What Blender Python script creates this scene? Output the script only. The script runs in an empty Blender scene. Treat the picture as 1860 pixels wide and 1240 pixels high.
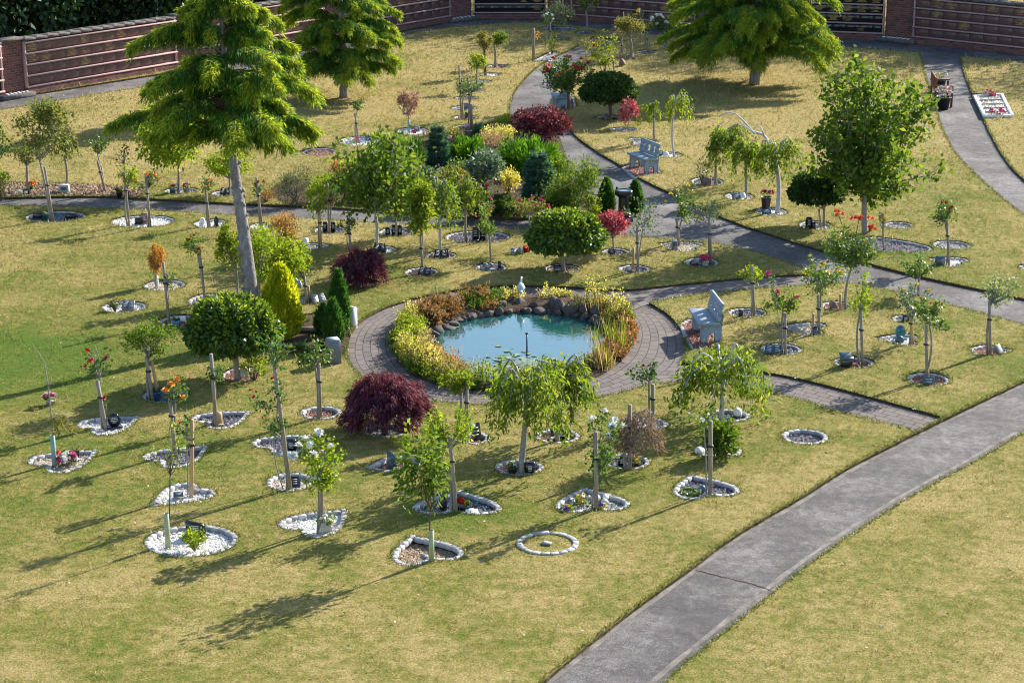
import bpy, math, random
import numpy as np
from mathutils import Vector, geometry

rng = np.random.default_rng(11)
random.seed(5)
SC = bpy.context.scene
COL = SC.collection
PI = math.pi

# ------------------------------------------------------------------ camera geometry
FPX, CH, PITCH = 3617.0, 10.5, math.radians(17)
FW = np.array([0, math.cos(PITCH), -math.sin(PITCH)])
UP = np.array([0, math.sin(PITCH), math.cos(PITCH)])
CAM = np.array([0, 0, CH])

def G(u, v, z=0.0):
    """photo pixel -> point on the ground plane"""
    d = FW + np.array([1., 0, 0]) * (u - 930) / FPX + UP * (620 - v) / FPX
    return CAM + d * ((z - CH) / d[2])

def ppm(b):
    return FPX / float(np.dot(np.array(b) - CAM, FW))

def loc(b, u, v):
    """local offset (x, z) from base b of photo pixel (u,v) in the upright plane through b"""
    d = FW + np.array([1., 0, 0]) * (u - 930) / FPX + UP * (620 - v) / FPX
    t = b[1] / d[1]
    return d[0] * t - b[0], CH + d[2] * t - b[2]

# ------------------------------------------------------------------ object helpers
def prop(o, label=None, cat=None, group=None, kind=None):
    if label: o['label'] = label
    if cat: o['category'] = cat
    if group: o['group'] = group
    if kind: o['kind'] = kind
    return o

def empty(name, p, label, cat, group=None, rz=0.0):
    o = bpy.data.objects.new(name, None)
    o.empty_display_size = 0.2
    COL.objects.link(o)
    o.location = [float(c) for c in p]
    o.rotation_euler = (0, 0, rz)
    return prop(o, label, cat, group)

def nrm(a):
    return a / np.maximum(np.linalg.norm(a, axis=-1, keepdims=True), 1e-9)

def rnd_dirs(n):
    return nrm(rng.normal(size=(n, 3)))

class MB:
    def __init__(s):
        s.v, s.q, s.t, s.n, s.uv = [], [], [], 0, None
    def add(s, V, Q=None, T=None):
        V = np.asarray(V, float).reshape(-1, 3)
        if Q is not None and len(Q): s.q.append(np.asarray(Q, int).reshape(-1, 4) + s.n)
        if T is not None and len(T): s.t.append(np.asarray(T, int).reshape(-1, 3) + s.n)
        s.v.append(V); s.n += len(V)
        return s
    def box(s, c, size, rz=0.0, rx=0.0, taper=1.0, bev=0.0):
        hx, hy, hz = size[0] / 2, size[1] / 2, size[2] / 2
        b = min(bev, hx * .8, hy * .8, hz * .8)
        if b <= 0:
            V = np.array([[x * hx * (taper if z > 0 else 1), y * hy * (taper if z > 0 else 1), z * hz]
                          for z in (-1, 1) for x, y in ((-1, -1), (1, -1), (1, 1), (-1, 1))])
            Q = [[3, 2, 1, 0], [4, 5, 6, 7], [0, 1, 5, 4], [1, 2, 6, 5], [2, 3, 7, 6], [3, 0, 4, 7]]
            T = None
        else:
            rings = []
            for z, ins in ((-hz, b), (-hz + b, 0), (hz - b, 0), (hz, b)):
                k = taper if z > 0 else 1
                X, Y = hx * k - ins, hy * k - ins
                c2 = b * .35
                rings.append([[-X + c2, -Y, z], [X - c2, -Y, z], [X, -Y + c2, z], [X, Y - c2, z],
                              [X - c2, Y, z], [-X + c2, Y, z], [-X, Y - c2, z], [-X, -Y + c2, z]])
            V = np.array(rings).reshape(-1, 3)
            Q = []
            for r in range(3):
                for i in range(8):
                    j = (i + 1) % 8
                    Q.append([r * 8 + i, r * 8 + j, r * 8 + 8 + j, r * 8 + 8 + i])
            for o, f in ((0, -1), (24, 1)):
                qs = [[o, o + 1, o + 2, o + 3], [o, o + 3, o + 4, o + 7], [o + 4, o + 5, o + 6, o + 7]]
                Q += [q[::-1] if f < 0 else q for q in qs]
            T = None
        if rx:
            ca, sa = math.cos(rx), math.sin(rx)
            V = V @ np.array([[1, 0, 0], [0, ca, sa], [0, -sa, ca]])
        if rz:
            ca, sa = math.cos(rz), math.sin(rz)
            V = V @ np.array([[ca, sa, 0], [-sa, ca, 0], [0, 0, 1]])
        return s.add(V + np.asarray(c, float), Q, T)
    def tube(s, P, R, k=6, cap=True):
        P = np.asarray(P, float); n = len(P)
        R = np.broadcast_to(np.asarray(R, float), (n,))
        T = nrm(np.gradient(P, axis=0))
        ref = np.array([0.31, 0.95, 0.03]) if abs(T[0][2]) > .5 else np.array([0, 0, 1.])
        A = nrm(np.cross(T, ref)); B = np.cross(T, A)
        th = np.arange(k) * 2 * PI / k
        V = (P[:, None] + R[:, None, None] * (A[:, None] * np.cos(th)[None, :, None] + B[:, None] * np.sin(th)[None, :, None])).reshape(-1, 3)
        i = np.arange(n - 1)[:, None] * k; a = np.arange(k)[None]; b = (a + 1) % k
        Q = np.stack([i + a, i + b, i + k + b, i + k + a], -1).reshape(-1, 4)
        Tt = []
        if cap:
            V = np.vstack([V, P[-1:], P[:1]])
            for j in range(k):
                Tt.append([(n - 1) * k + j, (n - 1) * k + (j + 1) % k, n * k])
                Tt.append([(j + 1) % k, j, n * k + 1])
        return s.add(V, Q, Tt)
    def lathe(s, prof, c=(0, 0, 0), k=16, sx=1., sy=1., ph=0.):
        prof = np.asarray(prof, float); n = len(prof)
        th = np.arange(k) * 2 * PI / k + ph
        V = np.stack([prof[:, 0][:, None] * np.cos(th) * sx, prof[:, 0][:, None] * np.sin(th) * sy,
                      np.repeat(prof[:, 1][:, None], k, 1)], -1).reshape(-1, 3) + np.asarray(c, float)
        i = np.arange(n - 1)[:, None] * k; a = np.arange(k)[None]; b = (a + 1) % k
        Q = np.stack([i + a, i + b, i + k + b, i + k + a], -1).reshape(-1, 4)
        return s.add(V, Q)
    def leaves(s, P, D, L, W, fold=.25, N=None):
        n = len(P)
        L = np.broadcast_to(np.asarray(L, float), (n,))[:, None]; W = np.broadcast_to(np.asarray(W, float), (n,))[:, None]
        S = nrm(np.cross(D, rnd_dirs(n) if N is None else N)); M = np.cross(S, D)
        V = np.stack([P, P + D * L * .45 + S * W * .5 + M * W * fold, P + D * L, P + D * L * .45 - S * W * .5 + M * W * fold], 1).reshape(-1, 3)
        return s.add(V, np.arange(4 * n).reshape(n, 4))
    def blob(s, c, r, rough=.15, sub=2, flat=None):
        V, T = ICO[sub]
        ph = rng.uniform(0, 6, (4, 3)); w = rng.normal(size=(4, 3)) * 2.2
        d = sum(np.sin(V @ w[i] + ph[i][0]) for i in range(4)) / 4
        X = V * (1 + rough * d[:, None] * 1.6) * np.asarray(r, float)
        if flat is not None: X[:, 2] = np.maximum(X[:, 2], flat)
        return s.add(X + np.asarray(c, float), None, T)
    def pebbles(s, P, r):
        n = len(P)
        base = np.array([[1, 0, 0], [-.5, .87, 0], [-.5, -.87, 0], [0, 0, .8]])
        sc = np.asarray(r)[:, None, None] * rng.uniform(.65, 1.35, (n, 1, 3))
        th = rng.uniform(0, 6.3, n); ca, sa = np.cos(th), np.sin(th)
        V = base[None] * sc + rng.normal(size=(n, 4, 3)) * np.asarray(r)[:, None, None] * .15
        V = np.stack([V[..., 0] * ca[:, None] - V[..., 1] * sa[:, None], V[..., 0] * sa[:, None] + V[..., 1] * ca[:, None], V[..., 2]], -1) + P[:, None]
        T = (np.array([[0, 1, 3], [1, 2, 3], [2, 0, 3]])[None] + 4 * np.arange(n)[:, None, None]).reshape(-1, 3)
        return s.add(V.reshape(-1, 3), None, T)
    def build(s, name, mat, parent=None, smooth=False, at=None, uv=None):
        V = np.vstack(s.v) if s.v else np.zeros((0, 3))
        q = np.vstack(s.q) if s.q else np.zeros((0, 4), int)
        t = np.vstack(s.t) if s.t else np.zeros((0, 3), int)
        me = bpy.data.meshes.new(name)
        me.vertices.add(len(V)); me.vertices.foreach_set('co', V.astype(np.float32).ravel())
        me.loops.add(q.size + t.size)
        me.loops.foreach_set('vertex_index', np.concatenate([q.ravel(), t.ravel()]).astype(np.int32))
        me.polygons.add(len(q) + len(t))
        st = np.concatenate([np.arange(len(q)) * 4, q.size + np.arange(len(t)) * 3]).astype(np.int32)
        me.polygons.foreach_set('loop_start', st)
        if smooth: me.polygons.foreach_set('use_smooth', np.ones(len(q) + len(t), bool))
        me.update(calc_edges=True); me.validate()
        if uv is not None:
            li = np.zeros(len(me.loops), np.int32); me.loops.foreach_get('vertex_index', li)
            l = me.uv_layers.new(name='UVMap'); l.data.foreach_set('uv', np.asarray(uv, np.float32)[li].ravel())
        me.materials.append(mat)
        o = bpy.data.objects.new(name, me); COL.objects.link(o)
        if parent is not None: o.parent = parent
        if at is not None: o.location = [float(c) for c in at]
        return o

def _ico(sub):
    import bmesh
    bm = bmesh.new(); bmesh.ops.create_icosphere(bm, subdivisions=sub, radius=1)
    V = np.array([v.co[:] for v in bm.verts]); T = np.array([[v.index for v in f.verts] for f in bm.faces]); bm.free()
    return V, T
ICO = {i: _ico(i) for i in (1, 2, 3)}

# ------------------------------------------------------------------ materials
MATS = {}
def nt(name):
    m = bpy.data.materials.new(name); m.use_nodes = True
    t = m.node_tree; t.nodes.clear()
    out = t.nodes.new('ShaderNodeOutputMaterial')
    MATS[name] = m
    return m, t, out

def nd(t, typ, **kw):
    n = t.nodes.new(typ)
    for k, v in kw.items():
        if k.startswith('i_'):
            key = k[2:]
            n.inputs[int(key) if key.isdigit() else key.replace('_', ' ')].default_value = v
        else: setattr(n, k, v)
    return n

def ramp(t, fac, stops):
    r = t.nodes.new('ShaderNodeValToRGB')
    e = r.color_ramp.elements
    while len(e) < len(stops): e.new(0.5)
    for x, (p, c) in zip(e, stops):
        x.position = p; x.color = (*c, 1) if len(c) == 3 else c
    t.links.new(fac, r.inputs[0])
    return r.outputs[0]

def noise(t, scale, detail=4, rough=.55, vec=None, dim='3D'):
    n = nd(t, 'ShaderNodeTexNoise', i_Scale=scale, i_Detail=detail, i_Roughness=rough)
    if vec is not None: t.links.new(vec, n.inputs['Vector'])
    return n.outputs['Fac']

def wpos(t):
    return t.nodes.new('ShaderNodeNewGeometry').outputs['Position']

def mixc(t, f, a, b, mode='MIX'):
    m = nd(t, 'ShaderNodeMix', data_type='RGBA', blend_type=mode)
    for sock, val in ((m.inputs[0], f), (m.inputs[6], a), (m.inputs[7], b)):
        if isinstance(val, (int, float)): sock.default_value = val
        elif isinstance(val, tuple): sock.default_value = (*val, 1)
        else: t.links.new(val, sock)
    return m.outputs[2]

def mth(t, op, a, b=0.0):
    m = nd(t, 'ShaderNodeMath', operation=op)
    for i, val in enumerate((a, b)):
        if isinstance(val, (int, float)): m.inputs[i].default_value = val
        else: t.links.new(val, m.inputs[i])
    return m.outputs[0]

def surf(t, out, col, rough=.8, spec=.3, bump=None, bd=.01, bs=.5, metal=0.):
    p = nd(t, 'ShaderNodeBsdfPrincipled', i_Roughness=rough, i_Metallic=metal)
    p.inputs['Specular IOR Level'].default_value = spec
    if isinstance(col, tuple): p.inputs['Base Color'].default_value = (*col, 1)
    else: t.links.new(col, p.inputs['Base Color'])
    if bump is not None:
        b = nd(t, 'ShaderNodeBump', i_Strength=bs, i_Distance=bd)
        t.links.new(bump, b.inputs['Height']); t.links.new(b.outputs[0], p.inputs['Normal'])
    t.links.new(p.outputs[0], out.inputs[0])
    return p

def leafmat(name, c1, c2, c3=None, tr=.4, warm=(1.25, 1.15, .55), rough=.45, spec=.35):
    m, t, out = nt(name); c1, c2, c3 = [tuple(x * 1.08 for x in c) for c in (c1, c2, c3 or c2)]
    g = t.nodes.new('ShaderNodeNewGeometry')
    st = [(0, c1), (.6, c2)] + ([(1, c3)] if c3 else [])
    col = ramp(t, g.outputs['Random Per Island'], st)
    ns = noise(t, 2.3, 2, .5, g.outputs['Position'])
    col = mixc(t, mth(t, 'MULTIPLY', ns, .5), col, c1)
    p = nd(t, 'ShaderNodeBsdfPrincipled', i_Roughness=rough); p.inputs['Specular IOR Level'].default_value = spec
    t.links.new(col, p.inputs['Base Color'])
    tl = nd(t, 'ShaderNodeBsdfTranslucent')
    wc = mixc(t, 1.0, col, warm, 'MULTIPLY'); t.links.new(wc, tl.inputs[0])
    mx = nd(t, 'ShaderNodeMixShader'); mx.inputs[0].default_value = tr
    t.links.new(p.outputs[0], mx.inputs[1]); t.links.new(tl.outputs[0], mx.inputs[2]); t.links.new(mx.outputs[0], out.inputs[0])
    return m

def plain(name, c, rough=.6, spec=.4, var=.25, sc=18, bd=.004, metal=0.):
    m, t, out = nt(name)
    n = noise(t, sc, 5, .6, t.nodes.new('ShaderNodeTexCoord').outputs['Object'])
    lo = tuple(x * (1 - var) for x in c); hi = tuple(min(1, x * (1 + var)) for x in c)
    surf(t, out, ramp(t, n, [(.3, lo), (.7, hi)]), rough, spec, n, bd, .4, metal)
    return m

def islandmat(name, cols, rough=.8, spec=.25, dirt=.35, emit=None):
    """each loose piece (pebble, sett, brick, petal) takes its own tone"""
    m, t, out = nt(name)
    g = t.nodes.new('ShaderNodeNewGeometry')
    col = ramp(t, g.outputs['Random Per Island'], [(i / max(1, len(cols) - 1), c) for i, c in enumerate(cols)])
    n = noise(t, 30, 5, .6, g.outputs['Position'])
    col = mixc(t, mth(t, 'MULTIPLY', n, dirt), col, tuple(x * .45 for x in cols[0]))
    surf(t, out, col, rough, spec, n, .004, .4)
    return m

def lawn_color(t, pos):
    big = noise(t, .16, 3, .6, pos); mid = noise(t, .75, 5, .65, pos); fine = noise(t, 5.5, 6, .72, pos); micro = noise(t, 34, 4, .75, pos)
    sep = nd(t, 'ShaderNodeSeparateXYZ'); t.links.new(pos, sep.inputs[0])
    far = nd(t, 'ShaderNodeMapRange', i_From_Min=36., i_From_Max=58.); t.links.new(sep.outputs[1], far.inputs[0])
    # a watered patch of greener turf on the left of the lawn
    d = nd(t, 'ShaderNodeVectorMath', operation='DISTANCE'); t.links.new(pos, d.inputs[0]); d.inputs[1].default_value = (-8.6, 33.6, 0)
    pg = nd(t, 'ShaderNodeMapRange', i_From_Min=0.6, i_From_Max=3.4, i_To_Min=.33, i_To_Max=0.); t.links.new(d.outputs['Value'], pg.inputs[0])
    d2 = nd(t, 'ShaderNodeVectorMath', operation='DISTANCE'); t.links.new(pos, d2.inputs[0]); d2.inputs[1].default_value = (6, 22.5, 0)
    dry = nd(t, 'ShaderNodeMapRange', i_From_Min=2.5, i_From_Max=8., i_To_Min=.12, i_To_Max=0.); t.links.new(d2.outputs['Value'], dry.inputs[0])
    d3 = nd(t, 'ShaderNodeVectorMath', operation='DISTANCE'); t.links.new(pos, d3.inputs[0]); d3.inputs[1].default_value = (-4.5, 21.5, 0)
    dry2 = nd(t, 'ShaderNodeMapRange', i_From_Min=1., i_From_Max=5., i_To_Min=.09, i_To_Max=0.); t.links.new(d3.outputs['Value'], dry2.inputs[0])
    k = mth(t, 'ADD', mth(t, 'MULTIPLY', big, .7), mth(t, 'MULTIPLY', mid, .85))
    k = mth(t, 'ADD', k, mth(t, 'MULTIPLY', fine, 1.15))
    k = mth(t, 'ADD', k, mth(t, 'MULTIPLY', pg.outputs[0], -1.0))
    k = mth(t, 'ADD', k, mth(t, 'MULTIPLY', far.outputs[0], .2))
    k = mth(t, 'ADD', k, mth(t, 'ADD', dry.outputs[0], dry2.outputs[0]))
    c = ramp(t, mth(t, 'SUBTRACT', k, .865), [(.2, LAWN[0]), (.37, LAWN[1]), (.52, LAWN[2]), (.72, LAWN[3])])
    mr = nd(t, 'ShaderNodeMapRange', i_From_Min=.36, i_From_Max=.66); t.links.new(micro, mr.inputs[0])
    c = mixc(t, mth(t, 'MULTIPLY', mr.outputs[0], .8), c, LAWN[4], 'MULTIPLY')
    return c, micro, fine
LAWN = [(.13, .22, .026), (.215, .245, .044), (.345, .305, .085), (.53, .42, .17), (.36, .34, .26)]

def make_mats():
    # lawn sheet
    m, t, out = nt('lawn_turf'); pos = wpos(t)
    c, mi, fi = lawn_color(t, pos)
    h = mth(t, 'ADD', mth(t, 'MULTIPLY', mi, .8), fi)
    surf(t, out, c, .95, .1, h, .07, .9)
    # lawn blades
    m, t, out = nt('lawn_blades'); pos = wpos(t)
    c, mi, fi = lawn_color(t, pos)
    g = t.nodes.new('ShaderNodeNewGeometry')
    c = mixc(t, ramp(t, g.outputs['Random Per Island'], [(0, (0, 0, 0)), (1, (.55, .55, .55))]), c, (.46, .38, .17))
    p = nd(t, 'ShaderNodeBsdfPrincipled', i_Roughness=.7); p.inputs['Specular IOR Level'].default_value = .2
    t.links.new(c, p.inputs['Base Color'])
    tl = nd(t, 'ShaderNodeBsdfTranslucent'); t.links.new(c, tl.inputs[0])
    mx = nd(t, 'ShaderNodeMixShader', i_0=.35); t.links.new(p.outputs[0], mx.inputs[1]); t.links.new(tl.outputs[0], mx.inputs[2]); t.links.new(mx.outputs[0], out.inputs[0])
    leafmat('fringe_blades', (.06, .1, .012), (.15, .17, .03), (.34, .27, .1), .3)
    # soil
    m, t, out = nt('soil'); n = noise(t, 14, 6, .7, wpos(t))
    surf(t, out, ramp(t, n, [(.3, (.035, .024, .016)), (.7, (.13, .085, .055))]), .95, .1, n, .05, .8)
    # asphalt
    m, t, out = nt('asphalt'); pos = wpos(t)
    a = noise(t, .7, 4, .6, pos); b = noise(t, 48, 5, .85, pos); c3 = noise(t, 9, 5, .7, pos); st = noise(t, 2.6, 6, .7, pos)
    k = mth(t, 'ADD', mth(t, 'ADD', mth(t, 'MULTIPLY', a, .4), mth(t, 'MULTIPLY', b, .62)), mth(t, 'MULTIPLY', c3, .33))
    col = ramp(t, k, [(.45, (.026, .0235, .023)), (.66, (.078, .0705, .068)), (.82, (.25, .232, .22))])
    col = mixc(t, ramp(t, st, [(.5, (0, 0, 0)), (.68, (.4, .4, .4))]), col, (.18, .163, .15))
    surf(t, out, col, .85, .3, b, .012, .6)
    # paving blocks laid to courses
    m, t, out = nt('paving_blocks')
    uvn = nd(t, 'ShaderNodeUVMap'); br = nd(t, 'ShaderNodeTexBrick', offset=.5, squash=1.)
    t.links.new(uvn.outputs[0], br.inputs['Vector'])
    for k_, v_ in (('Scale', 1.), ('Mortar Size', .011), ('Mortar Smooth', .15), ('Bias', 0.), ('Brick Width', .27), ('Row Height', .2)): br.inputs[k_].default_value = v_
    br.inputs['Color1'].default_value = (.205, .172, .155, 1); br.inputs['Color2'].default_value = (.135, .116, .108, 1); br.inputs['Mortar'].default_value = (.028, .023, .02, 1)
    n = noise(t, 1.4, 5, .7, wpos(t)); n2 = noise(t, 60, 3, .7, wpos(t))
    col = mixc(t, ramp(t, n, [(.35, (0, 0, 0)), (.75, (.5, .5, .5))]), br.outputs[0], (.22, .18, .152))
    col = mixc(t, mth(t, 'MULTIPLY', n2, .45), col, (.075, .064, .062))
    surf(t, out, col, .9, .2, mth(t, 'ADD', mth(t, 'MULTIPLY', br.outputs['Fac'], -1.), mth(t, 'MULTIPLY', n2, .3)), .012, .7)
    # brick for piers and plinths
    m, t, out = nt('red_brick')
    tc = t.nodes.new('ShaderNodeUVMap'); br = nd(t, 'ShaderNodeTexBrick', offset=.5)
    t.links.new(tc.outputs[0], br.inputs['Vector'])
    for k_, v_ in (('Scale', 1.), ('Mortar Size', .008), ('Brick Width', .225), ('Row Height', .075), ('Bias', -.1)): br.inputs[k_].default_value = v_
    br.inputs['Color1'].default_value = (.23, .085, .065, 1); br.inputs['Color2'].default_value = (.10, .045, .042, 1); br.inputs['Mortar'].default_value = (.17, .15, .14, 1)
    n = noise(t, 3, 5, .7, wpos(t))
    col = mixc(t, ramp(t, n, [(.5, (0, 0, 0)), (.75, (.7, .7, .7))]), br.outputs[0], (.045, .045, .055))
    surf(t, out, col, .9, .2, br.outputs['Fac'], -.01, .5)
    # water
    m, t, out = nt('pond_water'); pos = wpos(t)
    n = noise(t, 7, 4, .6, pos); n2 = noise(t, 1.5, 2, .5, pos)
    p = surf(t, out, (.012, .075, .075), .012, 1.0, mth(t, 'MULTIPLY', n, n2), .012, .3)
    p.inputs['IOR'].default_value = 2.0
    # woods and stones
    m, t, out = nt('cedar_bark'); tc = t.nodes.new('ShaderNodeTexCoord'); mp = nd(t, 'ShaderNodeMapping'); mp.inputs['Scale'].default_value = (1, 1, .45)
    t.links.new(tc.outputs['Object'], mp.inputs[0]); n = noise(t, 16, 6, .7, mp.outputs[0]); n2 = noise(t, 5, 3, .5, tc.outputs['Object'])
    col = ramp(t, n, [(.3, (.12, .105, .105)), (.55, (.27, .245, .25)), (.8, (.40, .37, .37))])
    col = mixc(t, ramp(t, n2, [(.58, (0, 0, 0)), (.68, (.8, .8, .8))]), col, (.23, .14, .11))
    surf(t, out, col, .9, .2, n, .03, .9)
    plain('branch_grey', (.24, .22, .2), .75, .3, .35, 30, .006)
    plain('branch_brown', (.13, .09, .06), .85, .2, .35, 30, .006)
    plain('branch_silver', (.42, .41, .41), .6, .4, .25, 25, .005)
    m, t, out = nt('stake_wood'); tc = t.nodes.new('ShaderNodeTexCoord'); mp = nd(t, 'ShaderNodeMapping'); mp.inputs['Scale'].default_value = (6, 6, .6)
    t.links.new(tc.outputs['Object'], mp.inputs[0]); n = noise(t, 9, 5, .6, mp.outputs[0])
    surf(t, out, ramp(t, n, [(.3, (.19, .155, .12)), (.7, (.37, .31, .25))]), .85, .2, n, .006, .6)
    m, t, out = nt('stake_fresh'); tc = t.nodes.new('ShaderNodeTexCoord'); mp = nd(t, 'ShaderNodeMapping'); mp.inputs['Scale'].default_value = (6, 6, .6)
    t.links.new(tc.outputs['Object'], mp.inputs[0]); n = noise(t, 9, 5, .6, mp.outputs[0])
    surf(t, out, ramp(t, n, [(.3, (.36, .23, .11)), (.7, (.55, .39, .21))]), .8, .25, n, .006, .6)
    plain('bench_wood', (.17, .05, .03), .6, .4, .3, 20)
    plain('black_rubber', (.02, .02, .02), .6, .4)
    plain('tube_green', (.33, .37, .2), .5, .4, .12, 8)
    plain('tube_teal', (.2, .33, .33), .5, .4, .12, 8)
    plain('tube_white', (.7, .68, .62), .5, .4, .1, 8)
    plain('concrete', (.40, .37, .35), .9, .2, .18, 25)
    plain('concrete_blue', (.27, .325, .37), .75, .35, .2, 22)
    plain('kerb_concrete', (.175, .155, .135), .95, .15, .5, 5)
    plain('granite_black', (.014, .014, .016), .12, .6, .3, 90, 0)
    plain('granite_grey', (.16, .165, .175), .45, .5, .3, 70, .002)
    plain('granite_blue', (.05, .085, .11), .15, .6, .3, 70, 0)
    plain('marble_teal', (.02, .14, .17), .1, .6, .5, 9, 0)
    plain('panel_maroon', (.135, .072, .067), .35, .5, .2, 6, .001)
    plain('panel_black', (.012, .012, .014), .15, .6, .2, 20, 0)
    plain('ledge_pink', (.42, .275, .26), .75, .3, .18, 14)
    plain('coping_stone', (.13, .115, .11), .95, .15, .5, 10, .02)
    plain('lettering_gold', (.46, .33, .11), .5, .5, .1)
    plain('lettering_pale', (.62, .62, .60), .6, .3, .1)
    plain('stone_white', (.72, .71, .69), .6, .4, .12, 25)
    plain('stone_beige', (.46, .40, .31), .85, .2, .2, 25)
    plain('stone_brown', (.22, .15, .12), .8, .25, .4, 12, .01)
    plain('heron_grey', (.42, .52, .56), .5, .4, .15, 20)
    plain('rock', (.17, .155, .15), .92, .15, .5, 9, .03)
    plain('plastic_black', (.025, .025, .028), .45, .5)
    plain('plastic_blue', (.04, .12, .25), .4, .5)
    plain('pot_terracotta', (.35, .13, .06), .8, .25)
    plain('moss', (.12, .16, .02), .95, .1, .5, 14, .02)
    islandmat('setts', [(.30, .295, .30), (.43, .42, .415), (.56, .545, .53)], .85, .25, .3)
    islandmat('setts_warm', [(.37, .31, .27), (.5, .44, .39), (.62, .57, .52)], .85)
    islandmat('gravel_white', [(.55, .52, .48), (.78, .75, .70), (.86, .84, .82)], .8, .25, .2)
    islandmat('gravel_slate', [(.06, .055, .07), (.15, .135, .16), (.33, .31, .34)], .75)
    islandmat('gravel_blue', [(.05, .06, .08), (.12, .14, .17), (.42, .44, .47)], .7)
    islandmat('gravel_red', [(.17, .06, .05), (.32, .145, .115), (.48, .30, .25)], .85)
    islandmat('gravel_beige', [(.36, .27, .19), (.55, .46, .35), (.72, .66, .56)], .85)
    islandmat('gravel_tan', [(.2, .13, .08), (.38, .27, .17), (.58, .47, .35)], .85)
    islandmat('gravel_grey', [(.2, .2, .2), (.36, .35, .35), (.58, .57, .55)], .85)
    islandmat('gravel_mulch', [(.03, .022, .018), (.08, .055, .04), (.17, .11, .075)], .95)
    islandmat('bark_chips', [(.11, .065, .04), (.25, .16, .1), (.45, .33, .23)], .95)
    islandmat('rocks', [(.055, .046, .042), (.095, .08, .074), (.17, .145, .13)], .92, .15, .75)
    # foliage palettes
    P = dict(
        green=((.055, .12, .015), (.12, .2, .026), (.26, .32, .055)), dark=((.018, .05, .01), (.045, .1, .018), (.10, .16, .03)),
        lime=((.12, .22, .014), (.25, .34, .024), (.44, .46, .04)), yellowgreen=((.11, .19, .016), (.2, .27, .024), (.42, .41, .045)),
        gloss=((.035, .09, .018), (.085, .175, .03), (.26, .34, .04)), olive=((.12, .13, .03), (.22, .22, .06), (.34, .31, .11)),
        purple=((.055, .013, .032), (.145, .035, .078), (.30, .115, .165)), berberis=((.045, .009, .022), (.14, .024, .055), (.36, .12, .16)),
        brown=((.10, .062, .055), (.2, .135, .115), (.33, .25, .21)), redmaple=((.22, .035, .07), (.42, .08, .15), (.6, .22, .28)),
        gold=((.22, .32, .012), (.45, .48, .02), (.7, .62, .045)), teal=((.02, .07, .055), (.05, .13, .1), (.13, .23, .18)),
        bluegreen=((.05, .10, .07), (.12, .2, .15), (.3, .36, .31)), greygreen=((.05, .07, .04), (.12, .15, .09), (.25, .27, .18)),
        juniper=((.035, .12, .008), (.10, .25, .012), (.24, .42, .02)), orange=((.3, .14, .03), (.52, .27, .06), (.66, .42, .12)),
        pinkish=((.25, .15, .05), (.42, .25, .1), (.55, .32, .2)), yellow=((.34, .34, .07), (.60, .54, .16), (.78, .70, .38)),
        rusty=((.11, .1, .03), (.28, .12, .065), (.46, .22, .17)), copper=((.08, .14, .03), (.17, .21, .055), (.36, .2, .1)),
        reed=((.12, .17, .02), (.25, .29, .04), (.45, .42, .12)), straw=((.2, .15, .07), (.38, .29, .15), (.52, .4, .24)),
        conifer=((.025, .085, .02), (.055, .15, .03), (.11, .22, .04)), cedar=((.035, .12, .024), (.085, .2, .034), (.16, .30, .045)),
        cedargold=((.2, .3, .022), (.36, .42, .034), (.58, .55, .055)), wood=((.012, .035, .012), (.03, .075, .02), (.07, .12, .03)),
        rosegreen=((.03, .085, .02), (.075, .16, .03), (.2, .28, .06)), weepgreen=((.08, .155, .018), (.165, .25, .028), (.36, .38, .05)), silver=((.12, .17, .08), (.26, .32, .18), (.5, .54, .42)), mauve=((.2, .12, .1), (.34, .2, .2), (.46, .3, .3)))
    for k, (a, b, c) in P.items(): leafmat('leaf_' + k, a, b, c, .55 if k in ('cedargold', 'yellow', 'lime', 'yellowgreen', 'gold', 'green', 'weepgreen', 'cedar') else .45, spec=.5 if k in ('gloss', 'bluegreen') else .22, rough=.45 if k in ('gloss', 'bluegreen') else .6)
    F = dict(red=[(.42, .01, .02), (.62, .02, .03), (.7, .05, .05)], pink=[(.62, .02, .14), (.8, .05, .24), (.85, .2, .36)], coral=[(.7, .08, .04), (.85, .14, .06), (.9, .24, .1)],
             orange=[(.75, .2, .02), (.9, .33, .04), (.95, .5, .1)], yellow=[(.75, .5, .02), (.9, .66, .06), (.9, .78, .3)], white=[(.7, .7, .62), (.85, .85, .78), (.9, .9, .85)],
             blush=[(.7, .4, .38), (.82, .58, .54), (.88, .74, .7)], purple=[(.1, .02, .25), (.22, .05, .4), (.4, .15, .5)], blue=[(.05, .15, .5), (.1, .3, .65), (.3, .5, .8)], darkred=[(.22, .0, .02), (.42, .01, .03), (.5, .03, .06)])
    for k, v in F.items(): islandmat('petal_' + k, v, .6, .3, .1)
make_mats()
M = MATS
# ------------------------------------------------------------------ flowers
FLOWER = {}
def flower_mesh(col):
    if col not in FLOWER:
        ms = []
        for var in range(2):
            b = MB(); P, D = [], []
            for ring, (n, tilt, r0) in enumerate(((5, 1.25, .05), (7, .75, .15), (9, .2, .25))):
                for i in range(n):
                    a = (i + rng.uniform(-.2, .2)) * 2 * PI / n + ring
                    P.append([math.cos(a) * r0, math.sin(a) * r0, .15 - ring * .1]); D.append([math.cos(a) * math.cos(tilt), math.sin(a) * math.cos(tilt), math.sin(tilt)])
            P = np.array(P); D = nrm(np.array(D) + rng.normal(size=(21, 3)) * .12)
            b.leaves(P, D, .85, .75, .3, N=np.tile([0, 0, 1.], (21, 1)) + rng.normal(size=(21, 3)) * .1)
            b.blob((0, 0, .2), (.42, .42, .38), .15, 1)
            o = b.build('flower', M['petal_' + col]); ms.append(o.data); bpy.data.objects.remove(o)
        FLOWER[col] = ms
    return random.choice(FLOWER[col])

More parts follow.
